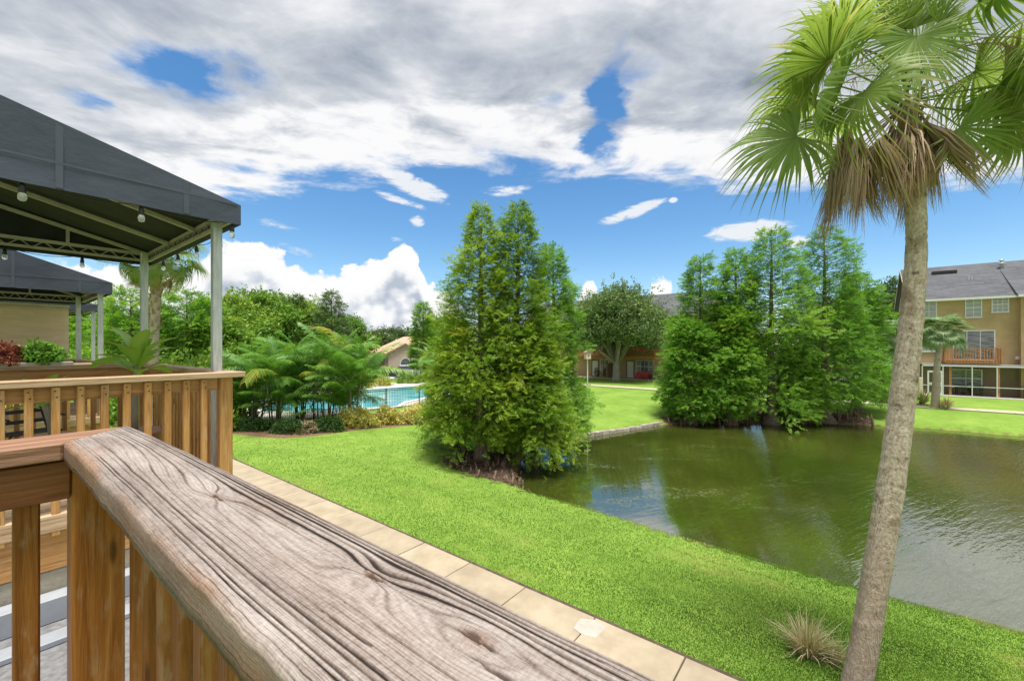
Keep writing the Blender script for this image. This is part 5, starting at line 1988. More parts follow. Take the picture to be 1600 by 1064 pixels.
for px, d, ytop, rad, hh_n, sd_, lab, mat, t0 in (
        (372, 40, 462, 3.3, 90, 51, 'rounded bright green tree just right of the canopy post', L_BG, .55), (425, 45, 452, 3.4, 90, 52, 'rounded deep green tree behind the cane palms, the darkest of the row', L_BG, .36),
        (478, 48, 462, 3.0, 80, 53, 'light green rounded tree behind the tallest cane palm', L_BG, .6), (542, 60, 500, 3.4, 80, 54, 'broad tree in front of the gap of bright cloud', L_BG, .42),
        (610, 85, 514, 4.2, 60, 55, 'small distant tree behind the tiled roof', L_DK, .5), (590, 75, 522, 3.5, 60, 56, 'small tree behind the grey roofed house', L_DK, .6), (700, 62, 495, 4, 70, 57, 'tree behind the left edge of the near cypress clump', L_BG, .45),
        (345, 34, 500, 2.6, 60, 58, 'lower rounded tree behind the right canopy post', L_BG, .5), (20, 40, 470, 4, 60, 59, 'tree behind the beige screen', L_BG, .45)):
    x_, y_ = atd(px, d)
    hh = H - (ytop - 540) / F * d
    broad_tree('broadleaf_tree', lab, x_, y_, hh, rad, mat, sd_, LB, trunk_h=hh * .2, n_cl=hh_n, per=44, leaf=.42, z0=0, tint0=t0, bark=BARK)
for i, (px, d, hh, lab) in enumerate(((160, 24, 3.4, 'leafy bush below the left canopy posts'), (215, 23, 3.3, 'leafy bush behind the plumeria leaves'), (275, 22, 3.5, 'leafy bush between palm trunk and right post'), (318, 21, 3.6, 'leafy bush left of the right post'), (355, 23, 4.0, 'leafy bush right of the right post'),
                                 (120, 26, 3.6, 'leafy bush by the second canopy posts'))):
    x_, y_ = atd(px, d)
    shrub('tall_bush', lab, 'bush', x_, y_, 1.7, 1.5, hh, L_BG, 60 + i, 'tall bushes behind the decks', 650, .24, .46, z0=0)

# far belts of trees that close the view, read as one mass
def treeline(name, label, pts, hmin, hmax, mat, seed, n):
    g = np.random.default_rng(seed)
    pts = np.array(pts, float)
    seg = np.r_[0, np.cumsum(np.linalg.norm(np.diff(pts, axis=0), axis=1))]
    s = g.uniform(0, seg[-1], n)
    x, y = np.interp(s, seg, pts[:, 0]), np.interp(s, seg, pts[:, 1])
    hh = hmin + (hmax - hmin) * fbm(s * .09, s * 0, 3, seed)
    f = g.uniform(0, 1, n) ** .7
    lump = np.sin(s * .9 + seed) * .5 + np.sin(s * .37)
    pos = np.stack([x + g.normal(0, 1.4, n), y + g.normal(0, 1.4, n) - lump * (1 - f), hh * f], 1)
    rot = basis(g.normal(0, 1, (n, 3)), g.uniform(0, 6.28, n))
    sc = g.uniform(.6, 1.2, n)
    t0 = .4 + .5 * (fbm(s * .3, f * 3, 3, seed + 1) - .5) + .15 * (f - .5) + g.normal(0, .06, n)
    V, Fc, Tn = scatter(*TUFT[0], pos, rot, sc, sat(t0))
    o = put(name, mesh_np(name, V, Fc, mat, False, {'tint': Tn}))
    tag(o, label, 'trees', kind='stuff')


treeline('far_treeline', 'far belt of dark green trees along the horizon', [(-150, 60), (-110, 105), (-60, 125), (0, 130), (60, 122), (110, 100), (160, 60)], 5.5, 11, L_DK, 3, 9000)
treeline('far_treeline', 'belt of trees beyond the decks on the left', [(-62, 20), (-58, 38), (-44, 52), (-30, 62)], 5, 7.5, L_BG, 4, 4500)

# ------------------------------------------------------------------ trees on the right and centre
x_, y_ = atd(963, 50.5)
oak = broad_tree('oak_tree', 'spreading grey green oak on the lawn in front of the far townhouses', x_, y_, 10.9, 5.7, L_OAK, 71, None, trunk_h=2.3, n_cl=140, per=60, leaf=.36, flat=.7, z0=0, tint0=.48, tr_r=.42)
MB().tube([(0, 0, 2.0), (-1.6, -.4, 3.2), (-3.2, -.5, 4.6)], [.26, .18, .08], 7).build('limb', BARKP, oak, True)
MB().tube([(0, 0, 2.6), (1.5, .3, 4.4), (2.6, .2, 6.2)], [.24, .16, .06], 7).build('limb', BARKP, oak, True)
for px, d, ytop, rad, sd_, lab in ((1345, 60, 452, 4.5, 72, 'dark tree behind the right end of the far cypresses'), (1395, 66, 440, 4.2, 73, 'dark tree between the far cypresses and the townhouse gable'), (1310, 58, 470, 4, 74, 'dark tree half hidden by the far cypresses')):
    x_, y_ = atd(px, d)
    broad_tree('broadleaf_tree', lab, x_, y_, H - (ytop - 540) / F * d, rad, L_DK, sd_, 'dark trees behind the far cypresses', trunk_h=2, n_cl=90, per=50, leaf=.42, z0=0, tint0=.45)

SAB = [fan_frond(300 + i, 34, .80, .85, 2.3, .55 + .1 * i, mat=L_SABAL, tint0=.50 + .14 * i, curl=.5, nod=.3 + .3 * i) for i in range(3)]
for px, py, d, ct, lab, sd_, nf, sc in ((1461, 640, 28.2, 520, 'small cabbage palm with a slim trunk in front of the townhouse', 1, 40, 1.12), (1398, 630, 31.5, 526, 'full headed cabbage palm half hidden behind the leaning fan palm trunk', 2, 34, 1.45)):
    x_, y_ = atd(px, d)
    z0 = gz1(x_, y_) - .05
    t = thing('cabbage_palm', lab, 'palm', (x_, y_, z0), 0, 'cabbage palms by the townhouse')
    th_ = H - (ct - 540) / F * d - z0
    put('trunk', build_trunk([(0, 0, 0), (.1, 0, th_ * .5), (.42 if sd_ == 1 else .1, 0, th_)], [.24, .17, .17], 14, 24, PBARK, sd_, .015), t)
    tpx = .42 if sd_ == 1 else .1
    for i in range(14):
        a = i * 2.4
        put('leaf_base', boot, t, (tpx + math.cos(a) * .17, math.sin(a) * .17, th_ - .55 + .035 * i), (R(-30), 0, a - math.pi / 2), 1.7)
    for i in range(nf):
        a = i * 2.39996
        el = 72 - i * 112 / nf
        put('frond', SAB[i % 3], t, (tpx + .05 * math.cos(a), .05 * math.sin(a), th_), frond_rot(a, R(el), R(10 * math.sin(i * 3))), sc * (.85 + .2 * random.random()))
x_, y_ = atd(1372, 33)
shrub('tall_bush', 'brown dried bush at the right foot of the far cypresses', 'bush', x_, y_, 1.2, 1.0, 3.0, L_DEAD, 75, None, 420, .22, .5, z0=0)
x_, y_ = atd(1382, 31)
shrub('tall_bush', 'bright green bush in front of the brown dried one', 'bush', x_, y_, .8, .7, 1.7, L_FERN, 76, None, 260, .2, .5, z0=0)


def tuft(name, label, cat, x, y, n, h, spread, mat, seed, group=None, wid=.012, t0=.5, z0=None, bend=.5):
    g = np.random.default_rng(seed)
    z0 = gz1(x, y) if z0 is None else z0
    t = thing(name, label, cat, (x, y, z0), 0, group)
    V, Fc, Tn = [], [], []
    K = 5
    tt = np.linspace(0, 1, K + 1)
    o = 0
    for i in range(n):
        a = g.uniform(0, 6.28)
        r_ = g.uniform(0, .16) * spread
        L = h * g.uniform(.5, 1.25)
        ln = g.uniform(.1, 1.0) * spread
        b0 = np.array([math.cos(a) * r_, math.sin(a) * r_, 0])
        d = np.array([math.cos(a), math.sin(a), 0])
        P = b0 + d[None] * (ln * tt ** 1.5)[:, None] * h + np.array([0, 0, 1.0])[None] * (L * (tt - bend * g.uniform(.3, 1.4) * tt ** 2.2 * (ln / spread)))[:, None]
        P += np.cumsum(g.normal(0, .012 * h, (K + 1, 3)), 0)
        s = np.array([-math.sin(a), math.cos(a), 0]) + g.normal(0, .3, 3)
        w = wid * np.array([.8, 1, .9, .7, .45, .08]) * g.uniform(.6, 1.4)
        V.append(np.stack([P - s * w[:, None] / 2, P + s * w[:, None] / 2], 1).reshape(-1, 3))
        Tn.append(np.full(2 * (K + 1), t0 + g.normal(0, .22)))
        for k in range(K):
            b = o + 2 * k
            Fc.append((b, b + 1, b + 3, b + 2))
        o += 2 * (K + 1)
    put('blades', mesh_np('blades', np.concatenate(V), np.array(Fc), mat, True, {'tint': sat(np.concatenate(Tn))}), t)
    return t


x_, y_ = gp(1262, 1012)
tf = tuft('grass_tuft', 'dry straw coloured grass tuft on the lawn left of the leaning palm', 'grass tuft', x_, y_, 260, .50, .95, L_STRAW, 5, wid=.012, t0=.64)
tuft_g = tuft('grass_tuft', 'short half green tuft touching the foot of the dry straw grass', 'grass tuft', x_ + .24, y_ - .12, 160, .28, .8, L_STRAW, 6, wid=.010, t0=.82)
for px, py, sd_, lab in ((1478, 642, 7, 'rounded clump of tan grass right of the small cabbage palm'), (1441, 634, 8, 'clump of tall grass just right of the leaning palm trunk'), (1385, 634, 9, 'clump of tall grass just left of the leaning palm trunk')):
    x_, y_ = gp(px, py, -.1)
    tuft('grass_tuft', lab, 'grass tuft', x_, y_, 200, 1.1 if sd_ > 7 else .8, .8, L_STRAW, sd_, 'grass clumps by the far path', .04, .85 if sd_ > 7 else .6)

# ------------------------------------------------------------------ townhouses across the pond (facades look towards -V)
def window(t, u, z, w, h, v, glass=BLIND, bars=(1, 2), name='window', fr=.07, trim=WHITE):
    """frame with bars proud of the wall; the pane is a sub-part. u = centre"""
    b = MB()
    x0, x1 = v - .06, v + .05
    for (a, c, d, e) in ((u - w / 2 - fr, u + w / 2 + fr, z - fr, z), (u - w / 2 - fr, u + w / 2 + fr, z + h, z + h + fr),
                         (u - w / 2 - fr, u - w / 2, z, z + h), (u + w / 2, u + w / 2 + fr, z, z + h)):
        b.box(x0, x1, a, c, d, e)
    b.box(v - .10, v + .05, u - w / 2 - fr - .04, u + w / 2 + fr + .04, z - fr - .05, z - fr - .002)
    for k in range(1, bars[0] + 1):
        c = u - w / 2 + w * k / (bars[0] + 1)
        b.box(v - .045, v + .02, c - .018, c + .018, z, z + h)
    for k in range(1, bars[1] + 1):
        c = z + h * k / (bars[1] + 1)
        tk = .035 if (bars[1] % 2 and k == (bars[1] + 1) // 2) else .016
        b.box(v - .040, v + .018, u - w / 2, u + w / 2, c - tk, c + tk)
    f = b.build(name, trim, t)
    MB().box(v - .028, v - .008, u - w / 2, u + w / 2, z, z + h).build('pane', glass, f)
    return f


def balcony(t, u0, u1, v, dep, zf, mat=W_FAR, rail=1.0):
    f = MB()
    f.box(v - dep, v - .003, u0, u1, zf - .08, zf)
    f.box(v - dep - .03, v - dep - .001, u0, u1, zf - .30, zf - .002)
    f.box(v - dep, v - .003, u1 + .001, u1 + .03, zf - .30, zf - .002)
    f.box(v - dep, v - .003, u0 - .03, u0 - .001, zf - .30, zf - .002)
    bal = f.build('balcony', mat, t)
    MB().box(v - dep - .06, v - dep + .08, u0 - .05, u1 + .05, zf + rail - .05, zf + rail).build('cap_rail', mat, bal)
    for u in (u0, u1):
        MB().box(v - dep + .082, v - .003, u - .06, u + .06, zf + rail - .05, zf + rail).build('cap_rail', mat, bal)
    bm_ = bbox_mesh(.05, .05, rail + .10, mat, 0, 'baluster')
    pm = bbox_mesh(.11, .11, rail + .20, mat, 0, 'corner_post')
    n = int((u1 - u0) / .155)
    for k in range(n + 1):
        put('baluster', pm if k in (0, n) else bm_, bal, (v - dep - .055, u0 + (u1 - u0) * k / n, zf - .20))
    n = int(dep / .155)
    for k in range(1, n):
        for u in (u0 - .055, u1 + .055):
            put('baluster', bm_, bal, (v - dep + dep * k / n, u, zf - .20))
    return bal


def gable_roof(t, v0, v1, u0, u1, ze, zr, over=.45, rake=.35, mat=SHINGLE):
    vm = (v0 + v1) / 2
    sl = (zr - ze) / (vm - v0)
    th = .14
    a, b_, c = (v0 - over, ze - sl * over), (vm, zr), (v1 + over, ze - sl * over)
    r = MB().prism([(a[0], a[1]), (b_[0], b_[1]), (c[0], c[1]), (c[0], c[1] + th), (b_[0], b_[1] + th), (a[0], a[1] + th)], 1, u0 - rake, u1 + rake).build('roof', mat, t)
    MB().box(a[0] - .12, a[0] - .003, u0 - rake, u1 + rake, a[1] - .06, a[1] + .12).build('gutter', WHITE, r)
    MB().box(a[0] - .02, v0 - .004, u0 - rake + .02, u1 + rake - .02, a[1] - .05, a[1] - .01).build('soffit', WHITE, r)
    for u in (u0 - rake - .03, u1 + rake + .003):
        for p, q in ((a, b_), (b_, c)):
            MB().prism([(p[0], p[1] - .06), (q[0], q[1] - .06), (q[0], q[1] + .15), (p[0], p[1] + .15)], 1, u, u + .027).build('rake_board', CREAM, r)
    return r


VA = 51.6
ta = fthing('townhouse', 'brown stucco townhouse with a screened porch and one timber balcony, at the right edge', 'house', 0, 0, 0)
UA = -4.75
US = upx(1592, VA)
b = MB()
b.prism([(VA, 0), (VA + 11, 0), (VA + 11, 8.35), (VA + 5.5, 11.55), (VA, 8.35)], 1, -30, UA - .012)
b.build('wall', STUCCO, ta)
MB().prism([(VA + .01, 0), (VA + 10.99, 0), (VA + 10.99, 8.34), (VA + 5.5, 11.53), (VA + .01, 8.34)], 1, UA - .010, UA).build('gable_wall', CREAM, ta)
MB().box(VA - .55, VA - .003, -30, US, 0, 8.42).build('wing_wall', STUCCO, ta)
ra = gable_roof(ta, VA, VA + 11, -30, UA, 8.35, 11.6)
# the wing's own roof slope, slightly proud, with a valley towards the ridge
sl = (11.6 - 8.35) / 5.5
MB().prism([(-.55 - .45, 8.35 - sl * .45 - 0.02), (4.6, 8.35 + sl * 4.6 - .10), (4.6, 8.35 + sl * 4.6 + .147), (-.55 - .45, 8.35 - sl * .45 + .10)], 1, -30, US + .25).build('wing_roof', SHINGLE, ra, loc=(VA, 0, 0))
MB().box(VA - 1.12, VA - 1.003, -30, US + .25, 8.02, 8.22).build('gutter', WHITE, ra)
MB().box(VA + 3.9, VA + 4.3, upx(1503, VA) - .3, upx(1478, VA) + .4, 8.35 + sl * 4.1 + .1, 8.35 + sl * 4.1 + .36).build('ridge_vent', BLACK, ra)
uu_ = -10.9
MB().lathe([(.13, 0), (.13, .45), (.22, .50), (.22, .58), (.10, .62), (.10, .75), (.2, .80), (.05, .9)], 10, (VA + 4.2, uu_, 8.35 + sl * 4.2 + .05)).build('roof_pipe', GALV, ra, True)
for px in (1514, 1519):
    MB().lathe([(.05, 0), (.05, .4)], 8, (VA + 2.6, upx(px, VA) - .4, 8.35 + sl * 2.6 + .08)).build('roof_pipe', GALV, ra)
# third floor
window(ta, -5.85, 6.65, .86, 1.5, VA)
window(ta, (upx(1509, VA) + upx(1533, VA)) / 2, 6.62, .84, 1.5, VA, bars=(1, 3))
window(ta, (upx(1550.5, VA) + upx(1575, VA)) / 2, 6.98, .82, 1.15, VA, bars=(2, 3))
window(ta, US - .75, 6.65, .9, 1.5, VA - .55)
# second floor
window(ta, upx(1521, VA), 3.05, 2.3, 2.35, VA, GLASSM, (2, 0), 'sliding_door')
window(ta, US - .75, 3.75, .9, 1.5, VA - .55)
window(ta, -5.85, 3.75, .86, 1.5, VA)
balcony(ta, -9.8, -6.65, VA, 1.5, 3.02)
MB().box(VA - .12, VA - .003, upx(1589, VA) - .1, upx(1589, VA) + .1, 5.0 - 1.9, 3.35).build('wall_lamp', WHITE, ta)
# screened porch
pr = MB()
U_L, U_R = upx(1441, 50.0), -16
pr.box(VA - 1.75, VA - .003, U_R, U_L, 2.58, 2.66)
prm = pr.build('porch_roof', SOFFIT, ta)
MB().box(VA - 1.80, VA - 1.72, U_R, U_L, 2.48, 2.575).build('porch_beam', WHITE, ta)
VS = VA - 1.76
for px in (1441, 1473.5, 1519, 1558, 1700, 1760):
    u = upx(px, VS)
    MB().box(VS - .03, VS + .03, u - .03, u + .03, .05, 2.478).build('screen_post', WHITE, ta)
for px in (1482, 1557.0):
    u = upx(px, VS) - .12
    MB().box(VS + .05, VS + .18, u - .07, u + .07, .05, 2.478).build('timber_post', W_FAR, ta)
MB().box(VS - .022, VS + .022, U_R, U_L, .84, .90).build('screen_rail', WHITE, ta)
MB().box(VS - .022, VS + .022, U_R, U_L, .05, .12).build('screen_rail', WHITE, ta)
d = MB()
ud0, ud1 = upx(1473.5, VS), upx(1449, VS)
for (a, c, z0_, z1_) in ((ud0 + .04, ud0 + .14, .1, 2.1), (ud1 - .1, ud1, .1, 2.1)):
    d.box(VS - .04, VS + .03, a, c, z0_, z1_)
for z in (.1, .95, 1.95):
    d.box(VS - .041, VS + .029, ud0 + .141, ud1 - .101, z, z + .15)
d.build('screen_door', WHITE, ta)
MB().box(VA - 2.0, VA - .003, U_R, U_L, 0, .05).build('porch_floor', CONC, ta)
MB().box(VA - .02, VA - .003, U_R, U_L, .06, 2.57).build('porch_back_wall', STUCCO_D, ta)
window(ta, (upx(1486, VA) + upx(1527, VA)) / 2 - .1, .75, 1.75, 1.4, VA - .03, GLASSM, (1, 1))
MB().box(VA - 1.6, VA - .025, -11.9, -11.75, .05, 1.25).build('porch_divider', STUCCO_D, ta)
window(ta, -12.8, 1.25, 1.4, 1.1, VA - .56, GLASSM, (0, 0))
# porch furniture
x, y = FW(VA - .95, -8.1).xy
t = thing('patio_table', 'dark patio table inside the screened porch', 'table', (x, y, .05), ANG)
MB().box(-.45, .45, -.8, .8, .68, .72).build('table_top', IRON, t)
for a in (-.38, .38):
    for c in (-.7, .7):
        MB().box(a - .025, a + .025, c - .025, c + .025, 0, .68).build('leg', IRON, t)


def chair(label, x, y, z, rz, mat, group, seat_h=.44):
    t = thing('patio_chair', label, 'chair', (x, y, z), rz, group)
    MB().box(-.26, .26, -.26, .26, seat_h - .03, seat_h).build('seat', mat, t)
    bk = MB()
    for k in range(5):
        bk.bar((-.20 + .1 * k, .25, seat_h), (-.20 + .1 * k, .36, seat_h + .52), .06, .015)
    bk.bar((-.26, .36, seat_h + .52), (.26, .36, seat_h + .52), .04)
    bk.build('backrest', mat, t)
    for a in (-.24, .24):
        MB().bar((a, -.24, seat_h + .2), (a, .29, seat_h + .2), .045, .03).build('armrest', mat, t)
        MB().bar((a, -.24, 0), (a, -.24, seat_h + .19), .03).build('leg', mat, t)
        MB().bar((a, .28, 0), (a, .24, seat_h), .03).build('leg', mat, t)
    return t


for i, (du, dv, rz, lab) in enumerate(((-.45, -1.45, 180, 'dark patio chair on the lawn side of the porch table, nearer the right'), (.45, -1.45, 180, 'dark patio chair on the lawn side of the porch table, nearer the door'), (0.0, -.35, 0, 'dark patio chair behind the porch table against the window'))):
    x, y = FW(VA + dv + .02, -8.1 + du).xy
    chair(lab, x, y, .05, ANG + R(rz - 90), IRON, 'chairs around the porch table')
x, y = FW(VA - 1.05, -11.25).xy
t = thing('grill', 'small dark kettle grill at the right side of the screened porch', 'grill', (x, y, .05), 0)
MB().lathe([(.02, .55), (.2, .6), (.27, .72), (.27, .74)], 12).build('bowl', IRON, t, True)
MB().lathe([(.275, .745), (.24, .88), (.10, .97), (.02, .98)], 12).build('lid', GALV, t, True)
for k in range(3):
    a = k * 2.09
    MB().bar((math.cos(a) * .12, math.sin(a) * .12, .6), (math.cos(a) * .26, math.sin(a) * .26, 0), .025).build('leg', IRON, t)
# clipped post beside the porch door
x, y = FW(VS - .3, upx(1436, VS)).xy
o = MB().box(-.16, .16, -.16, .16, 0, 1.5).build('fence_end', CREAM, None, bevel=.02, loc=(x, y, 0))
tag(o, 'short cream privacy panel beside the screened porch door', 'panel')

VB = 52.0
tb = fthing('townhouse', 'long tan townhouse row behind the oak, with rust coloured balconies', 'house', 0, 0, 0)
MB().prism([(VB, 0), (VB + 11, 0), (VB + 11, 8.0), (VB + 5.5, 10.9), (VB, 8.0)], 1, 12.5, 38).build('wall', STUCCO, tb)
gable_roof(tb, VB, VB + 11, 12.5, 38, 8.0, 11.0)
for k, px in enumerate((926, 1000)):
    uc = upx(px, VB)
    balcony(tb, uc - 2.4, uc + 2.2, VB, 1.6, 2.95)
    for du in (-2.35, 2.15):
        MB().box(VB - 1.62, VB - 1.5, uc + du - .07, uc + du + .07, 0, 2.64).build('timber_post', W_FAR, tb)
for uc in [upx(px, VB) for px in (930, 985)]:
    d = window(tb, uc, .12, .85, 2.05, VB, WHITE, (0, 0), 'door', .1, simple('door trim', (.10, .06, .04), (.14, .09, .06), 3, .6))
for px, w in ((945, 1.1), (1001, 1.0), (1014, 1.0)):
    window(tb, upx(px, VB), .85, w, 1.45, VB, GLASSM, (1, 1))
for px in (908, 935, 952, 975, 1001, 1020, 1036):
    window(tb, upx(px, VB), 3.75, 1.0, 1.4, VB, GLASSM, (1, 1))
    window(tb, upx(px, VB) - .1, 6.25, 1.0, 1.2, VB, BLIND, (1, 1))
MB().box(VB - 2.2, VB - .003, 13, 37.5, 0, .06).build('patio_slab', CONC, tb)
for px in (958, 1029):
    u = upx(px, VB)
    MB().box(VB - 1.9, VB - .004, u - .08, u + .08, .061, 1.9).build('patio_divider', STUCCO_D, tb)
REDP = simple('pink red paint', (.50, .03, .06), (.62, .05, .09), 3, .5)
for i, (px, lab) in enumerate(((997, 'pink red garden chair on the far patio, the left of two'), (1008, 'pink red garden chair on the far patio, beside the window'))):
    x, y = FW(VB - 1.3, upx(px, VB - 1.3)).xy
    t = thing('garden_chair', lab, 'chair', (x, y, .06), ANG + R(-90), 'red chairs on the far patio')
    MB().bar((0, -.35, .38), (0, .25, .28), .6, .04).build('seat', REDP, t)
    for k in range(5):
        MB().bar((-.26 + .13 * k, .22, .26), (-.30 + .15 * k, .52, 1.05 - .06 * abs(k - 2)), .115, .025).build('back_slat', REDP, t)
    for a in (-.36, .36):
        MB().box(a - .07, a + .07, -.42, .40, .56, .59).build('armrest', REDP, t)
        MB().box(a - .03, a + .03, -.36, -.28, 0, .558).build('leg', REDP, t)
        MB().bar((a, .38, .55), (a, .45, 0), .06).build('leg', REDP, t)
x, y = FW(VB - 1.55, upx(1000, VB - 1.55)).xy
o = MB().box(-.02, .02, -.75, .75, -.42, 0).build('hanging_towel', REDP, None, loc=(x, y, 4.0))
o.rotation_euler = (0, 0, ANG)
o.location.z = 4.0
o.location = FW(VB - 1.70, upx(1003, VB - 1.6), 4.0)
tag(o, 'red towel hung over the rust coloured balcony rail', 'towel')
for i, (px, lab) in enumerate(((932, 'dark potted plant on the far patio by the white door'), (946, 'dark potted plant on the far patio under the window'), (1030, 'dark grill like pot at the right end of the far patio'))):
    x, y = FW(VB - 1.5, upx(px, VB - 1.5)).xy
    t = shrub('potted_plant', lab, 'plant', x, y, .42, .42, 1.0, L_DK, 400 + i, 'pots on the far patio', 90, .12, .5, z0=.35, stems=False)
    MB().lathe([(.18, -.29), (.26, .05), (.24, .05)], 10).build('pot', STUCCO_D, t)

# bird house on its pole
x_, y_ = gp(918, 647)
t = thing('bird_house', 'cream box bird house on a thin white pole beside the near cypress clump', 'bird house', (x_, y_, gz1(x_, y_)), .3)
MB().tube([(0, 0, 0), (0, 0, 3.55)], .035, 8).build('pole', WHITE, t)
MB().box(-.16, .16, -.16, .16, 3.55, 3.92).build('box', simple('cream paint', (.60, .50, .34), (.66, .56, .40), 4, .7), t, bevel=.01)
MB().prism([(-.22, 3.92), (.22, 3.92), (.22, 3.95), (0, 4.08), (-.22, 3.95)], 1, -.2, .2).build('roof', STUCCO_D, t)
MB().lathe([(.04, 0), (.04, .01)], 10, (0, 0, 0)).build('entrance_hole', BLACK, t, loc=(0, -.162, 3.75)).rotation_euler = (R(90), 0, 0)

# ------------------------------------------------------------------ houses beyond the street
def roof_tiles_hip(t, x0, x1, y0, y1, z0, zr, mat, over=.5):
    x0, x1, y0, y1 = x0 - over, x1 + over, y0 - over, y1 + over
    m_ = (y1 - y0) / 2
    ra_, rb_ = (x0 + m_, (y0 + y1) / 2, zr), (x1 - m_, (y0 + y1) / 2, zr)
    c = [(x0, y0, z0), (x1, y0, z0), (x1, y1, z0), (x0, y1, z0)]
    return MB().add(c + [ra_, rb_], [(0, 1, 5, 4), (1, 2, 5), (2, 3, 4, 5), (3, 0, 4), (3, 2, 1, 0)]).build('roof', mat, t)


HW = simple('peach house stucco', (.52, .42, .32), (.58, .48, .38), 2, .9)
x_, y_ = atd(640, 63)
th_ = thing('house', 'peach house with a terracotta tiled hip roof beyond the street', 'house', (x_, y_, 0), .12)
MB().box(-6, 6, 0, 9, 0, 2.9).build('wall', HW, th_)
roof_tiles_hip(th_, -6, 6, 0, 9, 2.9, 5.6, TILE_R)
MB().prism([(-2.6, 0), (2.2, 0), (2.2, 3.0), (-.2, 4.3), (-2.6, 3.0)], 1, -3.0, -.003).build('porch_gable', HW, th_)
b = MB()
b.prism([(-3.0, 2.85), (-.2, 4.35), (2.6, 2.85), (2.6, 3.05), (-.2, 4.58), (-3.0, 3.05)], 1, -3.3, 2.0)
b.build('gable_roof', TILE_R, th_)
n = 10
arch = [(-1.0, .3), (.6, .3)] + [(-.2 + .8 * math.cos(a), 1.7 + .8 * math.sin(a)) for a in np.linspace(0, math.pi, n)]
f = MB().prism([(x * 1.0, z) for x, z in arch], 1, -3.06, -3.001).build('arch_window', WHITE, th_)
MB().prism([(-.2 + (x + .2) * .82, .4 + (z - .3) * .9) for x, z in arch], 1, -3.10, -3.061).build('pane', GLASSM, f)
window_x = MB().box(3.0, 5.2, -.06, -.003, .1, 2.3).build('garage_door', simple('brown garage door', (.16, .09, .07), (.20, .12, .09), 3, .7), th_)
MB().box(-5.2, -3.6, -.06, -.003, .9, 2.2).build('window', GLASSM, th_)
x_, y_ = atd(570, 74)
tg = thing('house', 'house with a pale grey roof, mostly hidden behind the cane palms', 'house', (x_, y_, 0), .05)
MB().box(-7, 7, 0, 9, 0, 3.0).build('wall', HW, tg)
roof_tiles_hip(tg, -7, 7, 0, 9, 3.0, 6.6, simple('pale grey tile', (.42, .41, .40), (.52, .51, .50), 3, .8))
MB().box(-3, -1, -.06, -.003, .9, 2.3).build('window', GLASSM, tg)
MB().box(1.5, 4.5, -.06, -.003, .05, 2.4).build('garage_door', WHITE, tg)


# ------------------------------------------------------------------ parked cars
def car_mesh(paint):
    """body lofted from cross-sections along x"""
    secs = [(-2.15, .42, .62, .62, .60), (-2.05, .26, .80, .74, .74), (-1.3, .22, .90, .86, .82), (-.9, .22, .94, .88, .84), (.7, .22, .94, .90, .84), (1.3, .22, .90, .88, .82), (2.0, .28, .78, .80, .72), (2.15, .42, .66, .62, .6)]
    vs, fs = [], []
    for x, zb, zt, w, wt in secs:
        vs += [(x, -w, zb), (x, w, zb), (x, w * 1.0, (zb + zt) / 2), (x, wt, zt), (x, -wt, zt), (x, -w, (zb + zt) / 2)]
    k = 6
    for i in range(len(secs) - 1):
        for j in range(k):
            fs.append((i * k + j, i * k + (j + 1) % k, (i + 1) * k + (j + 1) % k, (i + 1) * k + j))
    fs += [tuple(range(k))[::-1], tuple((len(secs) - 1) * k + j for j in range(k))]
    return MB().add(vs, fs)


def parked_car(label, x, y, rz, paint, group):
    t = thing('parked_car', label, 'car', (x, y, .04), rz, group)
    car_mesh(paint).build('body', paint, t, bevel=.03)
    cab = [(-1.35, .93, .80), (-.75, 1.40, .62), (.45, 1.42, .62), (1.15, .93, .80)]
    vs = []
    for x_, z_, w_ in cab:
        vs += [(x_, -w_, z_), (x_, w_, z_)]
    MB().add(vs, [(0, 1, 3, 2), (2, 3, 5, 4), (4, 5, 7, 6), (0, 2, 4, 6), (1, 7, 5, 3), (0, 6, 7, 1)]).build('windows', DARKGLASS, t, bevel=.02)
    MB().box(-.78, .50, -.60, .60, 1.405, 1.455).build('roof', paint, t, bevel=.02)
    for xx in (-1.35, 1.35):
        for yy in (-.82, .82):
            w = MB().lathe([(.33, -.1), (.35, -.06), (.35, .06), (.33, .1)], 16).build('wheel', BLACK, t, True, loc=(xx, yy, .34))
            w.rotation_euler = (R(90), 0, 0)
            MB().lathe([(.2, -.105), (.2, .105)], 10).build('rim', GALV, w)
    for yy in (-.55, .55):
        MB().box(-2.16, -2.09, yy - .16, yy + .16, .60, .70).build('headlight', WHITE, t)
    return t


CARW = simple('white car paint', (.72, .73, .74), (.76, .77, .78), 2, .25)
CARD = simple('dark car paint', (.03, .035, .045), (.04, .045, .055), 2, .25)
for px, d, rz, paint, lab in ((607, 55, .15, CARD, 'dark car parked on the street beyond the pool'), (634, 58, .1, CARW, 'white car parked behind the dark one beyond the pool'), (1362, 47, -.9, CARW, 'white car glimpsed between the far cypresses and the leaning palm'), (1322, 49, -.9, CARW, 'white car half hidden behind the far cypresses')):
    x_, y_ = atd(px, d)
    parked_car(lab, x_, y_, rz, paint, 'parked cars beyond the trees')
o = sheet('parking_court', [atd(1250, 46), atd(1420, 44), atd(1420, 54), atd(1250, 56)], .035, ASPH, .05)
tag(o, kind='structure')

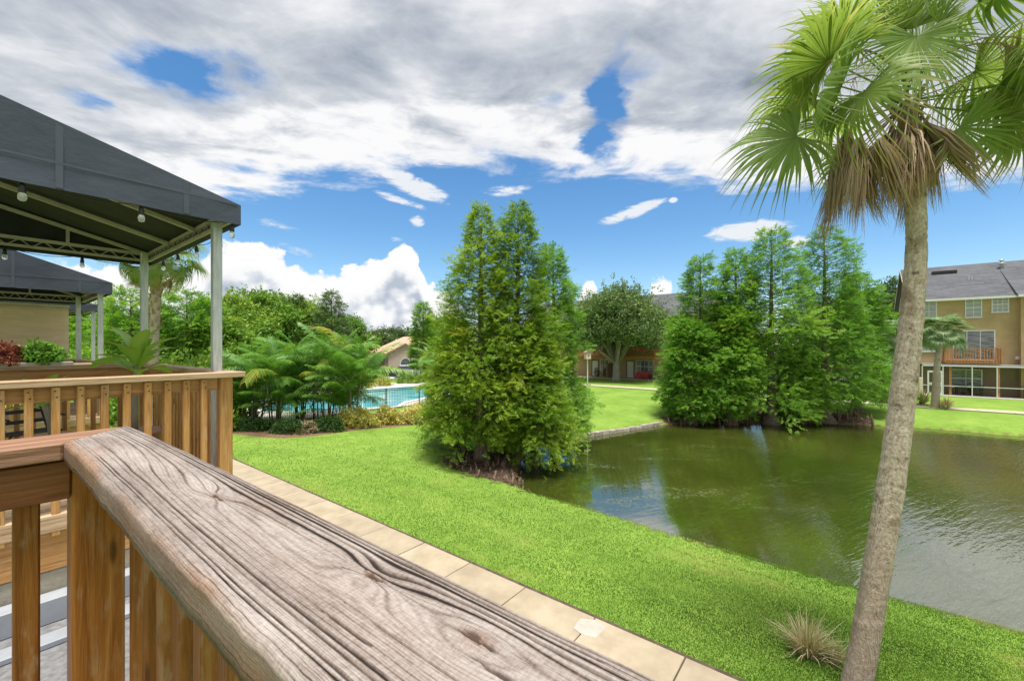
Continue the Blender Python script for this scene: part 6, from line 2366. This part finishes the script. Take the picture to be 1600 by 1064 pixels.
# ------------------------------------------------------------------ plants and furniture on the neighbour's decks
def leaf_blade(seed, ln=.36, wd=.085, mat=L_PLUM, tint0=.5):
    g = np.random.default_rng(seed)
    K = 9
    V, Fc = [], []
    for k in range(K + 1):
        f = k / K
        w = wd * (math.sin(math.pi * min(1, f * .92 + .03)) ** .75) * (1.15 if f > .4 else .9)
        z = .10 * ln * math.sin(f * 2.2) - .30 * ln * f ** 2.4
        V += [(-w / 2, ln * f, z + w * .14), (0, ln * f, z), (w / 2, ln * f, z + w * .14)]
        if k < K:
            b = 3 * k
            Fc += [(b, b + 1, b + 4, b + 3), (b + 1, b + 2, b + 5, b + 4)]
    T_ = [tint0 + .05, tint0 + .35, tint0 + .05] * (K + 1)
    return mesh_np('leaf', np.array(V), np.array(Fc), mat, True, {'tint': sat(np.array(T_))})


PL = [leaf_blade(i, .36 + .04 * i, .135 + .012 * i, tint0=.28 + .15 * i) for i in range(3)]


def plumeria(label, v, u, h, branches, seed, nleaf=15, sc=1.0):
    g = np.random.default_rng(seed)
    t = fthing('plumeria', label, 'plant', v, u, DZ, 'plumerias on the deck')
    MB().lathe([(.13, 0), (.19, .30), (.205, .30), (.205, .33), (.17, .33)], 14).build('pot', TILE_R, t, True)
    for (bx, by, bz) in branches:
        MB().tube([(0, 0, .30), (bx * .3, by * .3, .3 + (bz - .3) * .5), (bx, by, bz)], [.030, .026, .022], 8).build('branch', BARKP, t, True)
        for i in range(nleaf):
            a = i * 2.39996
            el = 74 - 70 * i / nleaf
            put('leaf', PL[i % 3], t, (bx + .03 * math.cos(a), by + .03 * math.sin(a), bz - .008 * i + .04), frond_rot(a, R(el), g.normal(0, .2)), sc * g.uniform(.8, 1.1))
    return t


plumeria('leafy plumeria rising above the deck rail with long bright green leaves', .90, 5.10, 1.0, [(.02, .0, .93)], 1, 17, .86)
plumeria('lower plumeria seen between the balusters with drooping leaves', .42, 5.35, .7, [(-.05, -.05, .60)], 2, 10, .7)


def planter_plant(name, label, v, u, z, rx, ry, hh, mat, seed, n, lf):
    x, y = FW(v, u).xy
    t = shrub(name, label, 'plant', x, y, rx, ry, hh, mat, seed, None, n, lf, .5, z0=z, rz=ANG, stems=False)
    MB().box(-.30, .30, -.12, .12, -.05, .02).build('planter_box', W_GREY, t, bevel=.006)
    return t


zr2 = DZ - .06 + .88 + .02
planter_plant('copper_plant', 'copper red leafed plant in a box on the second deck rail', -.02, 9.15, zr2, .45, .24, .34, L_RED, 31, 520, .065)
planter_plant('copper_plant', 'coral red leafed plant at the far left of the second deck rail', -.85, 9.15, zr2, .5, .28, .36, L_RED, 32, 420, .065)
planter_plant('fern', 'light green fern beside the copper red plant on the second deck rail', .62, 9.2, zr2, .20, .18, .30, L_FERN, 33, 300, .07)
# grey folding lounge chairs and a teal box on the deck
for i, (v, u, rz, lab) in enumerate(((.30, 6.05, 20, 'black framed folding chair on the deck seen between the balusters, nearer the plumeria'), (-.45, 6.15, -10, 'black framed folding chair at the far left behind the balusters'))):
    t = fthing('folding_chair', lab, 'chair', v, u, DZ, 'folding chairs on the deck')
    t.rotation_euler = (0, 0, ANG + R(rz))
    t.scale = (.78, .78, .70)
    for s in (-.24, .24):
        MB().tube([(s, -.28, 0), (s, .12, .42), (s, .34, .86)], .011, 6).build('frame', BLACK, t, True)
        MB().tube([(s * .9, .30, 0), (s * .9, -.24, .42)], .011, 6).build('leg', BLACK, t, True)
        MB().tube([(s, -.24, .62), (s, .22, .64)], .013, 6).build('armrest', BLACK, t, True)
    for f in (-.2, -.1, 0, .1):
        MB().box(-.24, .24, f - .03, f + .03, .408, .418).build('seat_strap', DARKGLASS, t)
    for f in (.25, .55, .85):
        MB().bar((-.24, .12 + .22 * f, .42 + .44 * f), (.24, .12 + .22 * f, .42 + .44 * f), .012, .05).build('back_strap', DARKGLASS, t)
t = fthing('storage_box', 'small teal box on the deck between the folding chairs', 'box', -.02, 6.3, DZ)
MB().box(-.2, .2, -.14, .14, 0, .24).build('box', simple('teal plastic', (.03, .20, .20), (.05, .26, .26), 4, .5), t, bevel=.012)
MB().box(-.21, .21, -.15, .15, .242, .28).build('lid', simple('teal lid', (.04, .24, .24), (.06, .30, .30), 4, .5), t, bevel=.008)
x, y = FW(1.95, 4.9).xy
tuft('striped_grass', 'pale striped grassy plant on the ground beside the deck corner', 'plant', x, y, 220, 1.0, 1.0, L_SPIDER, 44, None, .022, .6, bend=.8)
x, y = FW(1.9, 6.2).xy
tuft('striped_grass', 'second pale grassy plant by the foot of the deck railing', 'plant', x, y, 200, .9, 1.0, L_SPIDER, 45, None, .022, .5, bend=.8)
